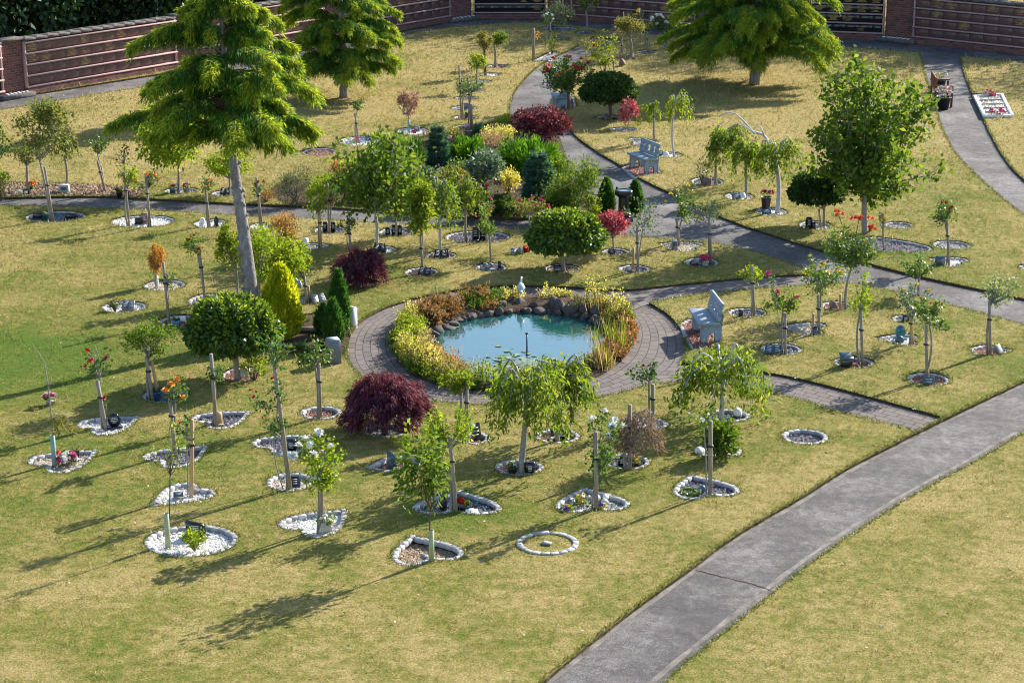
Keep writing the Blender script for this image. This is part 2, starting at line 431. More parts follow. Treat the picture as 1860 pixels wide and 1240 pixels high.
def flower(parent, p, size, col):
    o = bpy.data.objects.new('flower', flower_mesh(col)); COL.objects.link(o); o.parent = parent
    o.location = [float(x) for x in p]; o.scale = [float(size)] * 3
    o.rotation_euler = (rng.uniform(-.7, .7), rng.uniform(-.7, .7), rng.uniform(0, 6))
    return o

# ------------------------------------------------------------------ crowns
def clumps(c, r, K, shell=(.35, .85), up=.15):
    d = rnd_dirs(K); d[:, 2] += up; d = nrm(d)
    return np.asarray(c) + d * np.asarray(r) * rng.uniform(*shell, (K, 1))

def cloud(c, r, n, K, tight=.3, droop=.25):
    cc = clumps(c, r, K) if K < 30 else clumps(c, r, K, (.3, 1.04)); k = rng.integers(0, K, n)
    wts = (rng.uniform(.5, 1.2, K) if K < 30 else rng.uniform(.45, 1.5, K))[k][:, None]
    P = cc[k] + rng.normal(size=(n, 3)) * np.asarray(r) * tight * wts
    d = (P - c) / np.asarray(r); ln = np.linalg.norm(d, axis=1, keepdims=True)
    P = np.where(ln > 1.12, c + d / ln * np.asarray(r) * rng.uniform(.9, 1.15, (n, 1)), P)
    D = nrm(nrm(P - c) * .55 + rnd_dirs(n) * .75 + np.array([0, 0, -droop]))
    return P, D, cc

def curve(p0, p1, n=6, bend=.08, up=0.):
    p0, p1 = np.asarray(p0, float), np.asarray(p1, float); t = np.linspace(0, 1, n)[:, None]
    L = np.linalg.norm(p1 - p0); off = rng.normal(size=3) * bend * L; off[2] += up * L
    return p0 + (p1 - p0) * t + off * np.sin(t * PI)

def dome(c, r, n, low=-.35):
    """dense clipped head: leaves through a shell and some behind it"""
    d = rnd_dirs(int(n * 1.9)); d = d[d[:, 2] > low][:n]; n = len(d)
    bump = 1 + .07 * np.sin(d[:, :1] * 7 + c[0]) * np.sin(d[:, 1:2] * 8) + .05 * np.sin(d[:, 2:] * 9 + 1)
    k = rng.choice([0, 1], n, p=[.3, .7])[:, None]
    f = np.where(k == 1, rng.uniform(.86, 1.04, (n, 1)), rng.uniform(.45, .86, (n, 1)))
    P = np.asarray(c) + d * np.asarray(r) * f * bump
    D = nrm(d * .5 + np.array([0, 0, -.45]) + rnd_dirs(n) * .7)
    return P, D

def hang(top, r, zlow, n, nb, trunk):
    """weeping head: arching limbs with hanging leafy strands"""
    P, D = [], []
    ns = 11; per = max(5, n // (nb * ns))
    for i in range(nb):
        a = 2 * PI * (i + rng.uniform(-.3, .3)) / nb
        reach = rng.uniform(.55, 1.) ; R = np.array([math.cos(a) * r[0] * reach, math.sin(a) * r[1] * reach])
        peak = top[2] + r[2] * rng.uniform(-.75, .2)
        z_end = zlow + (peak - zlow) * rng.uniform(.05, .5)
        t = np.linspace(0, 1, 9)
        z0 = trunk[2]
        zz = z0 + (peak - z0) * np.sin(np.clip(t / .42, 0, 1) * PI / 2) - (peak - z_end) * np.clip((t - .42) / .58, 0, 1) ** 1.7
        arc = np.stack([trunk[0] + (top[0] - trunk[0]) * np.minimum(1, t * 2) + R[0] * t ** .8, trunk[1] + R[1] * t ** .8, zz], -1)
        arc[1:] += np.cumsum(rng.normal(size=(8, 3)), 0) * .022 * r[0]
        yield arc
        for j in range(ns):
            q = rng.uniform(.22, 1.); s = arc[min(8, int(q * 8))] + rng.normal(size=3) * .06 * r[0]
            L = min(rng.uniform(.08, .68) * (top[2] + r[2] - zlow) * .6, max(.12, s[2] - zlow + rng.uniform(-.05, .1)))
            u = rng.uniform(0, 1, (per, 1)); out = nrm(np.array([math.cos(a), math.sin(a), 0]))
            pp = s + out * u * .12 * r[0] + np.array([0, 0, -1]) * u * L + rng.normal(size=(per, 3)) * .085 * r[0]
            P.append(pp); D.append(nrm(np.array([0, 0, -1.]) + rnd_dirs(per) * .95 + out * .3))
    HANG.append((np.vstack(P), np.vstack(D)))
HANG = []

def tree(name, label, cat, base, crown, kind='rose', pal='green', n=None, leaf=None, trunk_top=None, trunk_r=.022, bark='branch_grey',
         stake=None, stake_mat='stake_wood', flowers=None, tube=None, group=None, K=None, prop_post=None, bend=.06, lit_top=False, spread=.42):
    b = G(*base); s = ppm(b)
    cu, cv, rw, rh = crown
    cx, cz = loc(b, cu, cv); rx = rw / s * (1.1 if kind == 'rose' and rw < 60 else 1); rz = rh / s / .96
    c = np.array([cx, 0., cz]); r = np.array([rx, rx * .95, rz])
    root = empty(name, b, label, cat, group)
    tr = MB()
    if trunk_top is None: tt = np.array([cx * .9, 0, max(.12, cz - rz * .62)])
    else:
        x, z = loc(b, *trunk_top); tt = np.array([x, 0., z])
    tk = curve((0, 0, -.06), tt, 7, bend * .5)
    tr.tube(tk, np.linspace(trunk_r * 1.25, trunk_r * .85, 7) * (.78 if kind == 'rose' and rw < 60 else 1), 8)
    lf = MB(); vol = rx * rx * rz
    tips = None
    if kind == 'rose':
        nc = K or int(7 + rng.integers(0, 6)); tips = []
        n = n or int(np.clip(4800 * (rx * rz) + 420, 420, 3600)); L = leaf or .056
        ends = clumps(c, r, nc, (.68, 1.1), .3); PP, DD = [], []
        for e in ends:
            mid = tt + (e - tt) * np.array([.45, .45, .35]); cv_ = np.array([tt, mid, e]); cv_ = np.vstack([curve(tt, mid, 4, .06)[:-1], curve(mid, e, 5, .08, .05)])
            tr.tube(cv_, np.linspace(min(.03, trunk_r * .5), .005, len(cv_)), 5, False)
            m = max(8, n // nc); u = rng.uniform(.4, 1.08, m); idx = np.clip(u * (len(cv_) - 1), 0, len(cv_) - 1.001); i0 = idx.astype(int); fr = (idx - i0)[:, None]
            P = cv_[i0] * (1 - fr) + cv_[np.minimum(i0 + 1, len(cv_) - 1)] * fr + rng.normal(size=(m, 3)) * np.array([.17, .17, .15]) * min(rx, rz, spread) * rng.uniform(.7, 1.5)
            PP.append(P); DD.append(nrm(rnd_dirs(m) + np.array([0, 0, -.25]) + nrm(P - tt) * .4)); tips.append(e)
        P, D = np.vstack(PP), np.vstack(DD); lf.leaves(P, D, rng.uniform(.7, 1.25, len(P)) * L, L * .68)
    elif kind in ('ball', 'sparse'):
        n = n or int(np.clip(6500 * rx * rz + 300, 350, 8000)); L = (leaf or .07) * .92
        if kind == 'ball': n = int(n * 1.6)
        P, D, cc = cloud(c, r, n, K or (14 if kind == 'ball' else 9), (.24 if (K or 0) < 30 else .15) if kind == 'ball' else .2, .3)
        for e in cc:
            cv_ = curve(tt + (0, 0, -.03), e, 6, .1, .08); tr.tube(cv_, np.linspace(min(trunk_r * .6, .026), .004, 6), 5, False)
        lf.leaves(P, D, rng.uniform(.7, 1.3, n) * L, L * .55); tips = cc
    elif kind == 'dome':
        n = n or int(5200 * rx * (rx + rz)); L = leaf or .08
        P, D = dome(c, r, n); lf.leaves(P, D, rng.uniform(.7, 1.3, len(P)) * L, L * .58)
        if lit_top:  # yellow tinted leaves, set on the upper shell to paint a sunlit top
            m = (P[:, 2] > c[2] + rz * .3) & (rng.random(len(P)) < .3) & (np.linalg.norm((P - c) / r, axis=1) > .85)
            MB().leaves(P[m] + nrm(P[m] - c) * .015, nrm(D[m] + np.array([0, 0, .8])), L * .95, L * .5).build('yellow_lit_leaves', M['leaf_yellowgreen'], root)
        for e in clumps(c, r, 9, (.4, .8)): tr.tube(curve(tt, e, 5, .1), np.linspace(trunk_r * .7, .008, 5), 5, False)
    elif kind == 'weep':
        n = int(.95 * (n or int(np.clip(3000 * rx * rz + 200, 300, 4500)))); L = leaf or .09
        HANG.clear()
        for arc in hang(np.array([cx, 0, cz + rz * .8]), np.array([rx, rx * .9, rz * .5]), cz - rz, n, int((K or 10) * .75), tt): tr.tube(arc, np.linspace(trunk_r * .6, .004, 9), 6, False)
        P, D = HANG[0]; lf.leaves(P, D, rng.uniform(.7, 1.35, len(P)) * L * 1.15, L * .42)
    elif kind == 'maple':
        n = n or int(15000 * rx * rz + 500); L = leaf or .085
        nb = 170; d = rnd_dirs(nb * 3); d = d[d[:, 2] > -.2][:nb]; k = rng.integers(0, len(d), n); u = rng.uniform(0, 1, (n, 1))
        s0 = c + np.array([0, 0, -rz * .25]) + d * np.array([rx, rx, rz * 1.25]) * rng.uniform(.55, 1., (len(d), 1))
        P = s0[k] + d[k] * np.array([.16, .16, .02]) * rx * u + np.array([0, 0, -1]) * (u ** 1.4) * rz * .55 * (1 - d[k][:, 2:] * .45) + rng.normal(size=(n, 3)) * .06 * rx
        D = nrm(d[k] * np.array([.8, .8, .1]) + np.array([0, 0, -.75]) + rnd_dirs(n) * .5)
        lf.leaves(P, D, rng.uniform(.6, 1.3, n) * L, L * .17, .2)
        for e in s0[::4]: tr.tube(curve(tt * .5, e, 6, .1, .15), np.linspace(trunk_r * .7, .006, 6), 5, False)
    tr.build('trunk', M[bark], root, True)
    lf.build('crown', M['leaf_' + pal], root)
    if stake:
        u0, v0 = stake[0], stake[1]; x, z = loc(b, u0, v0); sb = stake[2] if len(stake) > 2 else base[0]
        bx = (sb - base[0]) / s
        p0 = np.array([bx + .055, -.045, -.08]); p1 = np.array([x + .055 if len(stake) < 3 else x, -.045, z])
        MB().tube([p0, p0 + (p1 - p0) * .5, p1], .031 if b[1] < 31 else .027, 8).build('stake', M[stake_mat], root, True)
        q = p0 + (p1 - p0) * .68
        MB().tube([q + (0, 0, -.014), q + (0, 0, .014)], .046, 10).build('tie', M['black_rubber'], root, True)
    if prop_post:
        x0, v0, x1 = prop_post; xx, zz = loc(b, x0, v0)
        MB().tube([((x1 - base[0]) / s, .05, -.08), (xx, .02, zz)], .026, 8).build('brace', M['stake_fresh'], root, True)
    if tube:
        _, z = loc(b, base[0], tube[0])
        MB().lathe([(.03, -.05), (.036, -.05), (.036, z), (.03, z), (.03, -.05)], (0, 0, 0), 12).build('trunk_guard', M[tube[1]], root, True)
    if flowers:
        for col, cnt, size in (flowers if isinstance(flowers, list) else [flowers]):
            for i in range(cnt):
                if isinstance(cnt, int):
                    if tips is not None and rng.random() < .7: p = tips[i % len(tips)] + rng.normal(size=3) * .05 * rx + (0, 0, .03)
                    else:
                        d = rnd_dirs(1)[0]; d[2] = abs(d[2]); d[1] = -abs(d[1]) * .6; p = c + d * r
                flower(root, p, size * rng.uniform(.8, 1.15), col)
    return root

# ------------------------------------------------------------------ beds
HOLES = []      # outlines cut out of the lawn
def outline(shape):
    k = shape[0]
    if k == 'E':
        _, u0, u1, v0, v1 = shape
        a, bq = G((u0 + u1) / 2, v0), G((u0 + u1) / 2, v1); c = (a + bq) / 2; ry = (a[1] - bq[1]) / 2; rx = (u1 - u0) / 2 / ppm(c)
        ry = min(max(ry, rx * .8), rx * 1.25)
        th = np.linspace(0, 2 * PI, 41)[:-1]
        return np.stack([c[0] + rx * np.cos(th), c[1] + ry * np.sin(th)], -1)
    if k == 'H':
        _, tip, notch, wf = shape
        t, nn = G(*tip)[:2], G(*notch)[:2]; ax = t - nn; L = np.linalg.norm(ax); ax /= L; px = np.array([-ax[1], ax[0]])
        th = np.linspace(0, 2 * PI, 49)[:-1]
        hp = np.array([(0, -17), (4.6, -12), (9, -6.2), (11.8, 0), (12, 5), (9.8, 9), (6.2, 10.4), (2.6, 9.2), (0, 7.2)])
        hp = np.vstack([hp, hp[-2:0:-1] * np.array([-1, 1])]); hp = np.vstack([hp, hp[:1]])
        dd = np.concatenate([[0], np.cumsum(np.linalg.norm(np.diff(hp, axis=0), axis=1))]); tt = np.linspace(0, dd[-1], 49)[:-1]
        x = np.interp(tt, dd, hp[:, 0]) / 24.2 * L * wf / .72; y = (7.2 - np.interp(tt, dd, hp[:, 1])) / 24.2 * L
        return nn + ax * y[:, None] + px * x[:, None]
    if k == 'P':
        p = np.array([G(*q)[:2] for q in shape[1]]); n = len(p); o = []
        for i in range(n):
            for s in np.linspace(0, 1, 8)[:-1]: o.append(p[i] * (1 - s) + p[(i + 1) % n] * s)
        return np.array(o)

def area2(p):
    return float(np.sum(p[:, 0] * np.roll(p[:, 1], -1) - np.roll(p[:, 0], -1) * p[:, 1]))

def resample(p, step):
    q = np.vstack([p, p[:1]]); d = np.concatenate([[0], np.cumsum(np.linalg.norm(np.diff(q, axis=0), axis=1))]); n = max(8, int(round(d[-1] / step)))
    s = np.arange(n) * d[-1] / n
    return np.stack([np.interp(s, d, q[:, 0]), np.interp(s, d, q[:, 1])], -1), d[-1] / n

def inside(P, poly):
    x, y = P[:, 0], P[:, 1]; r = np.zeros(len(P), bool); a = poly; b = np.roll(poly, -1, 0)
    for (x0, y0), (x1, y1) in zip(a, b):
        if y0 == y1: continue
        m = (y0 > y) != (y1 > y); r ^= m & (x < (x1 - x0) * (y - y0) / (y1 - y0) + x0)
    return r

def inset(p, d):
    n = len(p); t = nrm(np.roll(p, -1, 0) - np.roll(p, 1, 0)); nn = np.stack([-t[:, 1], t[:, 0]], -1) * (1 if area2(p) > 0 else -1)
    return p + nn * d

def memorial_bed(label, shape, fill='white', stone='setts', grass=False, name='memorial_bed', deep=.066, hump=.02):
    p = outline(shape)
    if area2(p) < 0: p = p[::-1]
    c = p.mean(0); root = empty(name, (c[0], c[1], 0), label, 'flower bed')
    p = p - c; HOLES.append(p + c)
    w = .078
    if stone:
        rs, step = resample(inset(p, w * .5), .122 if stone != 'thin' else .16); sink = 0. if np.linalg.norm(c) < 31 else .02; e = MB(); nn = len(rs)
        for i in range(nn):
            t = rs[(i + 1) % nn] - rs[i - 1]; a = math.atan2(t[1], t[0])
            e.box((rs[i][0], rs[i][1], -.029 - sink + rng.uniform(-.003, .003) + (.014 if grass else 0)), (step * rng.uniform(.92, .985), w * rng.uniform(.88, 1.04) * (.5 if stone == 'thin' else 1), .07),
                  a + rng.normal() * .03, rng.normal() * .015, 1., .006)
        e.build('edging', M['setts' if stone == 'thin' else stone], root)
    z0 = -deep
    f = MB(); q = inset(p, .02); n = len(q)
    f.add(np.vstack([np.c_[q, np.full(n, z0)], [[0, 0, z0]]]), None, [[i, (i + 1) % n, n] for i in range(n)])
    if not grass:
        A = abs(area2(p)) / 2; dist = float(np.linalg.norm(c)); r = .017 * max(1., dist / 34)
        m = int(min(1500, A / (r * r * 3.2))); lo, hi = p.min(0), p.max(0)
        X = rng.uniform(lo, hi, (m * 2, 2)); X = X[inside(X, inset(p, w * .9 if stone else .01))][:m]
        f.pebbles(np.c_[X, np.full(len(X), z0 + .004) + rng.uniform(0, hump, len(X))], np.full(len(X), r))
        f.build('gravel', M['gravel_' + fill], root)
    else:
        HOLES.pop(); RINGS.append((p + c, w))
    return root
RINGS = []

# ------------------------------------------------------------------ items laid in the beds
def item(name, u, v, label, cat, group=None, rz=None, z=-.035):
    return empty(name, G(u, v) + np.array([0, 0, z]), label, cat, group, rng.uniform(-.25, .25) if rz is None else rz)

def lines(w, h, rows, th=.006, mat='lettering_pale', y=-.001, z0=0., tilt=0., parent=None, x0=0.):
    b = MB()
    for i in range(rows):
        ww = w * rng.uniform(.45, .95); z = z0 + h * (.5 - (i + .5) / rows)
        zz, yy = z * math.cos(tilt), y + z * math.sin(tilt)
        b.box((x0, yy, zz), (ww, .003, th), 0, -tilt)
    return b

def book(u, v, label, w=.3, rz=None, mat='granite_black'):
    r = item('book_plaque', u, v, label, 'memorial plaque', rz=rz)
    MB().box((0, .03, .045), (w * 1.05, .19, .09), 0, 0, .75, .006).build('base', M[mat], r)
    for s in (-1, 1):
        b = MB().box((0, 0, 0), (w * .48, .2, .022), 0, 0, 1., .006)
        o = b.build('page', M[mat], r); o.location = (s * w * .245, -.01, .115); o.rotation_euler = (math.radians(38), math.radians(-9 * s), 0)
        t = MB()
        for i in range(4): t.box((rng.uniform(-.01, .01), .06 - i * .035, .0135), (w * .3 * rng.uniform(.6, 1), .01, .002))
        t.build('inscription', M['lettering_pale'], o)
    return r

def tablet(u, v, label, w=.24, h=.2, tilt=35, mat='granite_black', rz=None, cat='memorial plaque', txt='lettering_pale', thick=.03):
    """sloping tablet on a wedge"""
    r = item('memorial_tablet', u, v, label, cat, rz=rz); a = math.radians(tilt)
    MB().box((0, .05, h * .3), (w * .6, .09, h * .6), 0, 0, .7, .006).build('base', M[mat], r)
    o = MB().box((0, 0, 0), (w, h, thick), 0, 0, 1, .006).build('face_slab', M[mat], r); o.location = (0, 0, h * .5 * math.sin(a) + .03); o.rotation_euler = (a, 0, 0)
    t = MB()
    for i in range(3): t.box((0, h * (.22 - .2 * i), thick * .5 + .001), (w * rng.uniform(.4, .7), h * .05, .002))
    t.build('inscription', M[txt], o)
    return r

def headstone(u, v, label, w=.2, h=.38, mat='granite_black', top='round', rz=None, txt='lettering_pale', name='headstone', cat='memorial stone'):
    r = item(name, u, v, label, cat, rz=rz)
    d = .055; k = 9; pts = []
    if top == 'round': pts = [(-w / 2, 0), (w / 2, 0)] + [(w / 2 * math.cos(a), h - w * .25 + w * .25 * math.sin(a)) for a in np.linspace(0, PI, k)]
    elif top == 'slant': pts = [(-w / 2, 0), (w / 2, 0), (w / 2, h * .78), (w * .1, h * .9), (-w / 2, h)]
    elif top == 'heart':
        th = np.linspace(0, 2 * PI, 25)[:-1]; pts = [(w / 32 * 16 * math.sin(t) ** 3, h * .5 + (13 * math.cos(t) - 5 * math.cos(2 * t) - 2 * math.cos(3 * t) - math.cos(4 * t)) * h / 30) for t in th][::-1]
    elif top == 'rough': pts = [(-w / 2, 0), (w / 2, 0), (w * .47, h * .5), (w * .3, h * .86), (w * .02, h * .8), (-w * .2, h), (-w * .45, h * .93)]
    elif top == 'leaf': pts = [(w * .5 * math.cos(a), h * .52 + h * .48 * math.sin(a)) for a in np.linspace(-PI / 2 * .9, PI * 1.45, 18)]
    else: pts = [(-w / 2, 0), (w / 2, 0), (w / 2, h), (-w / 2, h)]
    pts = np.array(pts); n = len(pts); c = pts.mean(0)
    V = np.vstack([np.c_[pts[:, 0], np.full(n, -d / 2), pts[:, 1]], np.c_[pts[:, 0], np.full(n, d / 2), pts[:, 1]], [[c[0], -d / 2 - .001, c[1]], [c[0], d / 2 + .001, c[1]]]])
    T = [[i, (i + 1) % n, 2 * n] for i in range(n)] + [[n + (i + 1) % n, n + i, 2 * n + 1] for i in range(n)]
    MB().add(V, [[i + n, (i + 1) % n + n, (i + 1) % n, i] for i in range(n)], T).build('slab', M[mat], r)
    if txt: lines(w * .6, h * .45, 4, .01, txt, -d / 2 - .003, h * .55).build('inscription', M[txt], r)
    MB().box((0, 0, .012), (w * 1.25, d * 2.6, .024), 0, 0, .94, .005).build('base', M[mat], r)
    return r

def bunch(root, c, rad, cols, n, size=.04, leafpal='green', leaves=60, zsq=.6):
    P, D, _ = cloud(np.array(c, float), np.array([rad, rad, rad * zsq]), leaves, 6, .35)
    MB().leaves(P, D, .06, .03).build('foliage', M['leaf_' + leafpal], root)
    for i in range(n):
        d = rnd_dirs(1)[0]; d[2] = abs(d[2]) * .9 + .1; d[1] = -abs(d[1]) if rng.random() < .6 else d[1]
        flower(root, np.array(c) + d * np.array([rad, rad, rad * zsq]) * rng.uniform(.8, 1.05), size * rng.uniform(.8, 1.2), cols[i % len(cols)])

def flowerpot(u, v, label, cols, w=.2, h=.18, mat='plastic_black', n=7, rad=None, style='round', pal='green', size=.04, cat='flower pot', name='flower_pot'):
    r = item(name, u, v, label, cat)
    if style == 'round': MB().lathe([(.001, 0), (w * .36, 0), (w * .5, h), (w * .53, h), (w * .53, h * .9), (w * .46, h * .9), (.001, h * .88)], (0, 0, 0), 14).build('pot', M[mat], r, False)
    elif style == 'block': MB().box((0, 0, h / 2), (w, w * .8, h), 0, 0, .62, .008).build('pot', M[mat], r)
    else: MB().box((0, 0, h / 2), (w, w * .75, h), 0, 0, 1., .008).build('pot', M[mat], r)
    bunch(r, (0, 0, h + (rad or w * .5) * .5), rad or w * .55, cols, n, size, pal)
    return r

def bouquet(u, v, label, cols, rad=.12, n=8, size=.045, pal='green', leaves=70, cat='flowers', name='flower_posy'):
    r = item(name, u, v, label, cat); bunch(r, (0, 0, rad * .35), rad, cols, n, size, pal, leaves, .7)
    MB().tube([(0, 0, -.02), (0, 0, rad * .4)], .012, 6).build('stem', M['branch_brown'], r)
    return r

def boulder(u, v, label, w=.2, h=.15, mat='rock', name='boulder', cat='stone', rough=.16):
    r = prop(MB().blob((0, 0, h * .4), (w / 2, w * .42, h * .6), rough, 3, -.04).build(name, M[mat], None, True), label, cat)
    r.location = [float(x) for x in G(u, v) + np.array([0, 0, -.03])]; r.rotation_euler = (0, 0, rng.uniform(0, 6)); return r

def shrublet(u, v, label, w, h, pal, n=500, leaf=.045, name='small_shrub', cat='shrub', up=.5, stem='branch_brown', narrow=.5):
    """low rounded bush: stems, leaves"""
    b = G(u, v); s = ppm(b); rx, rz = w / 2 / s, h / s / .96
    r = empty(name, b, label, cat)
    c = np.array([0, 0, rz * .52]); P, D, cc = cloud(c, np.array([rx, rx * .9, rz * .52]), n, 14, .27, -up)
    P[:, 2] = np.maximum(P[:, 2], .01)
    MB().leaves(P, D, rng.uniform(.7, 1.3, n) * leaf, leaf * narrow).build('foliage', M['leaf_' + pal], r)
    t = MB()
    for e in cc[:8]: t.tube(curve((0, 0, -.04), e, 5, .08), np.linspace(.014, .004, 5), 5, False)
    t.build('stem', M[stem], r); return r

def conifer_bush(u, v, label, w, h, pal, n, kind='cone', leaf=.09, name='conifer_shrub', cat='conifer', tipal=None, wid=.28):
    """cone: flame shaped head of upright sprays; spread: fan of rising fronds; spruce: layered needles"""
    b = G(u, v); s = ppm(b); rx, H = w / 2 / s, h / s / .96
    r = empty(name, b, label, cat)
    f = MB(); th = rng.uniform(0, 2 * PI, n)
    if kind in ('cone', 'column'):
        z = rng.beta(1.15, 1.5, n) if kind == 'cone' else rng.uniform(0, 1, n)
        prof = np.clip(np.sin(np.clip((z + .16) / 1.16, 0, 1) ** .75 * PI) ** .75, .04, 1) if kind == 'cone' else np.clip(.82 + .25 * np.sin(z * 3) - z ** 4 * .9, .05, 1)
        rr = rx * prof * (1 + .1 * np.sin(th * 5 + z * 9) + .07 * np.sin(th * 9 - z * 14)) * np.where(rng.random(n) < .75, rng.uniform(.85, 1.03, n), rng.uniform(.4, .85, n))
        P = np.c_[rr * np.cos(th), rr * np.sin(th), z * H]
        D = nrm(np.c_[np.cos(th) * .45, np.sin(th) * .45, np.ones(n)] + rnd_dirs(n) * .4)
    elif kind == 'spread':
        nb = 46; a = rng.uniform(0, 2 * PI, nb); el = rng.uniform(.12, 1.2, nb); Ln = rng.uniform(.75, 1.05, nb)
        k = rng.integers(0, nb, n); u_ = rng.uniform(.25, 1, n)
        dirs = np.c_[np.cos(a) * np.cos(el) * rx, np.sin(a) * np.cos(el) * rx, np.sin(el) * H] * Ln[:, None]
        P = dirs[k] * u_[:, None] * np.c_[np.ones(n), np.ones(n), .75 + .25 * u_] + rng.normal(size=(n, 3)) * .075 * rx; P[:, 2] = np.abs(P[:, 2]) + .02
        D = nrm(nrm(dirs[k]) + np.array([0, 0, .5]) + rnd_dirs(n) * .45)
    else:
        z = 1 - rng.beta(1.4, 1.2, n); lay = np.floor(z * 7 + rng.normal(size=n) * .12) / 7
        prof = np.clip((1 - lay * .93) ** .72, .05, 1)
        ai = np.round(th / (2 * PI) * 9 + lay * 3.3); arms = ai / 9 * 2 * PI + rng.normal(size=n) * .17; arml = rng.uniform(.62, 1.22, (40, 12))[np.clip((lay * 7).astype(int) + 4, 0, 39), np.mod(ai.astype(int), 12)]
        f_ = np.where(rng.random(n) < .7, rng.uniform(.72, 1.04, n), rng.uniform(.2, .72, n)); rr = rx * prof * f_ * arml
        P = np.c_[rr * np.cos(arms), rr * np.sin(arms), np.maximum(lay * H + rng.normal(size=n) * .035 * H + .06 * H * f_, .01)]
        D = nrm(np.c_[np.cos(arms), np.sin(arms), .15 * np.ones(n)] + rnd_dirs(n) * .65)
    f.leaves(P, D, rng.uniform(.6, 1.3, n) * leaf, leaf * wid, .2); f.build('foliage', M['leaf_' + pal], r)
    MB().tube([(0, 0, -.05), (0, 0, H * .7)], [.03, .01], 6).build('trunk', M['branch_brown'], r)
    if tipal:
        m = n // 3; i = rng.choice(n, m, False); i = i[P[i][:, 2] > H * .25] if kind != 'cone' else i
        MB().leaves(P[i] * np.array([1.03, 1.03, 1.02]), D[i], leaf * .8, leaf * wid, .2).build('bright_growth', M['leaf_' + tipal], r)
    return r

def cedar(base, label, group, H, R, z_low, trunk_r, lean=0., n_br=54, seed=1, dens=1., shape=.8, low=(.7, 1, 1), sagr=(.14, .3), tiers=11, fan=.22):
    """weeping golden cedar: tiers of limbs that rise a little, arch over and hang in fine sprays"""
    g = np.random.default_rng(seed)
    b = G(*base); r = empty('cedar_tree', b, label, 'tree', group)
    def tx(z): return lean * z
    zz = np.linspace(-.1, H, 14); P = np.stack([tx(zz) + .05 * np.sin(zz * 1.3) * trunk_r / .2, .04 * np.cos(zz * 1.7) * trunk_r / .2, zz], -1)
    t = MB().tube(P, trunk_r * (1 - .93 * np.clip(zz, 0, H) / H) * (1 + .35 * np.exp(-np.maximum(zz, 0) * 4)), 14)
    for i in range(int(22 * z_low)):   # old branch knots
        z = g.uniform(.2, max(.4, z_low)); a = g.uniform(0, 2 * PI); rr = trunk_r * (1 - .9 * z / H)
        t.blob((tx(z) + math.cos(a) * rr * .95, math.sin(a) * rr * .95, z), (.045, .045, .04), .2, 1)
    t.build('trunk', M['cedar_bark'], r, True)
    LP, LD, GP, GD = [], [], [], []; br = MB()
    for i in range(n_br):
        f = (i + g.uniform(0, 1)) / n_br; ft = (math.floor(f * tiers) + .5 + g.normal() * .17) / tiers; z0 = z_low + (H - z_low) * max(0, ft) ** 1.15
        a = i * 2.399 + g.uniform(-.4, .4); env = R * (1 - f ** 1.15) ** shape * np.interp(f, (0, .12, .3), low); Ln = env * g.uniform(.45, 1.18) + .12
        d = np.array([math.cos(a), math.sin(a), 0]); side = np.array([-d[1], d[0], 0])
        u = np.linspace(0, 1, 9); rise = g.uniform(.08, .26); sag = g.uniform(*sagr)
        sp = np.array([tx(z0), 0, z0]) + d * (u * Ln)[:, None] + np.array([0, 0, 1.]) * ((rise * np.sin(u * PI * .8) - sag * u ** 2.6) * Ln)[:, None] + side * (.06 * Ln * np.sin(u * 3 + a))[:, None]
        br.tube(sp, np.linspace(max(.012, trunk_r * .26 * (1 - f)), .004, 9), 5, False)
        ns = int(max(30, 130 * Ln) * dens)          # side sprays on this limb
        q = g.uniform(.12, 1., ns) ** .75; idx = np.minimum(q * 8, 7.999); i0 = idx.astype(int); fr = (idx - i0)[:, None]
        o = sp[i0] * (1 - fr) + sp[i0 + 1] * fr
        wid = fan * Ln * np.sin(np.clip(q * 1.05, 0, 1) ** .8 * PI * .86) * g.uniform(.25, 1., ns) * np.where(g.random(ns) < .5, -1, 1)
        m = 12
        s_ = g.uniform(0, 1, (ns, m)); sd = g.uniform(.08, .36, (ns, 1)) * (.5 + .6 * R / 2.2)
        SP = o[:, None] + side * (wid[:, None] * s_)[..., None] + d * (np.abs(wid)[:, None] * .55 * s_)[..., None] + np.array([0, 0, -1.]) * (sd * .8 * s_ ** 1.7 - .06 * s_)[..., None] + g.normal(size=(ns, m, 3)) * .022
        SD = nrm(side * np.sign(wid)[:, None, None] * .5 + d * .7 + np.array([0, 0, -1.]) * (.25 + 1.0 * s_)[..., None] + g.normal(size=(ns, m, 3)) * .33)
        tip = ((s_ < .4) & (g.random((ns, m)) < np.clip(q[:, None] * 1.3 - .35, 0, .85))) | ((q[:, None] > .8) & (g.random((ns, m)) < .55)) | (g.random((ns, m)) < .07)  # gold tips are own colour; gold along limb tops paints the sunlit ridges
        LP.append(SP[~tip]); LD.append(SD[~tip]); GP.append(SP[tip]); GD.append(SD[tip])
    br.build('branches', M['branch_brown'], r)
    LP, LD, GP, GD = map(np.vstack, (LP, LD, GP, GD)); k = .8 + .25 * R / 2.2
    MB().leaves(LP, LD, g.uniform(.7, 1.3, len(LP)) * .1 * k, .016 * k, .2).build('crown', M['leaf_cedar'], r)
    MB().leaves(GP, GD, g.uniform(.7, 1.3, len(GP)) * .1 * k, .017 * k, .2).build('bright_growth', M['leaf_cedargold'], r)
    return r

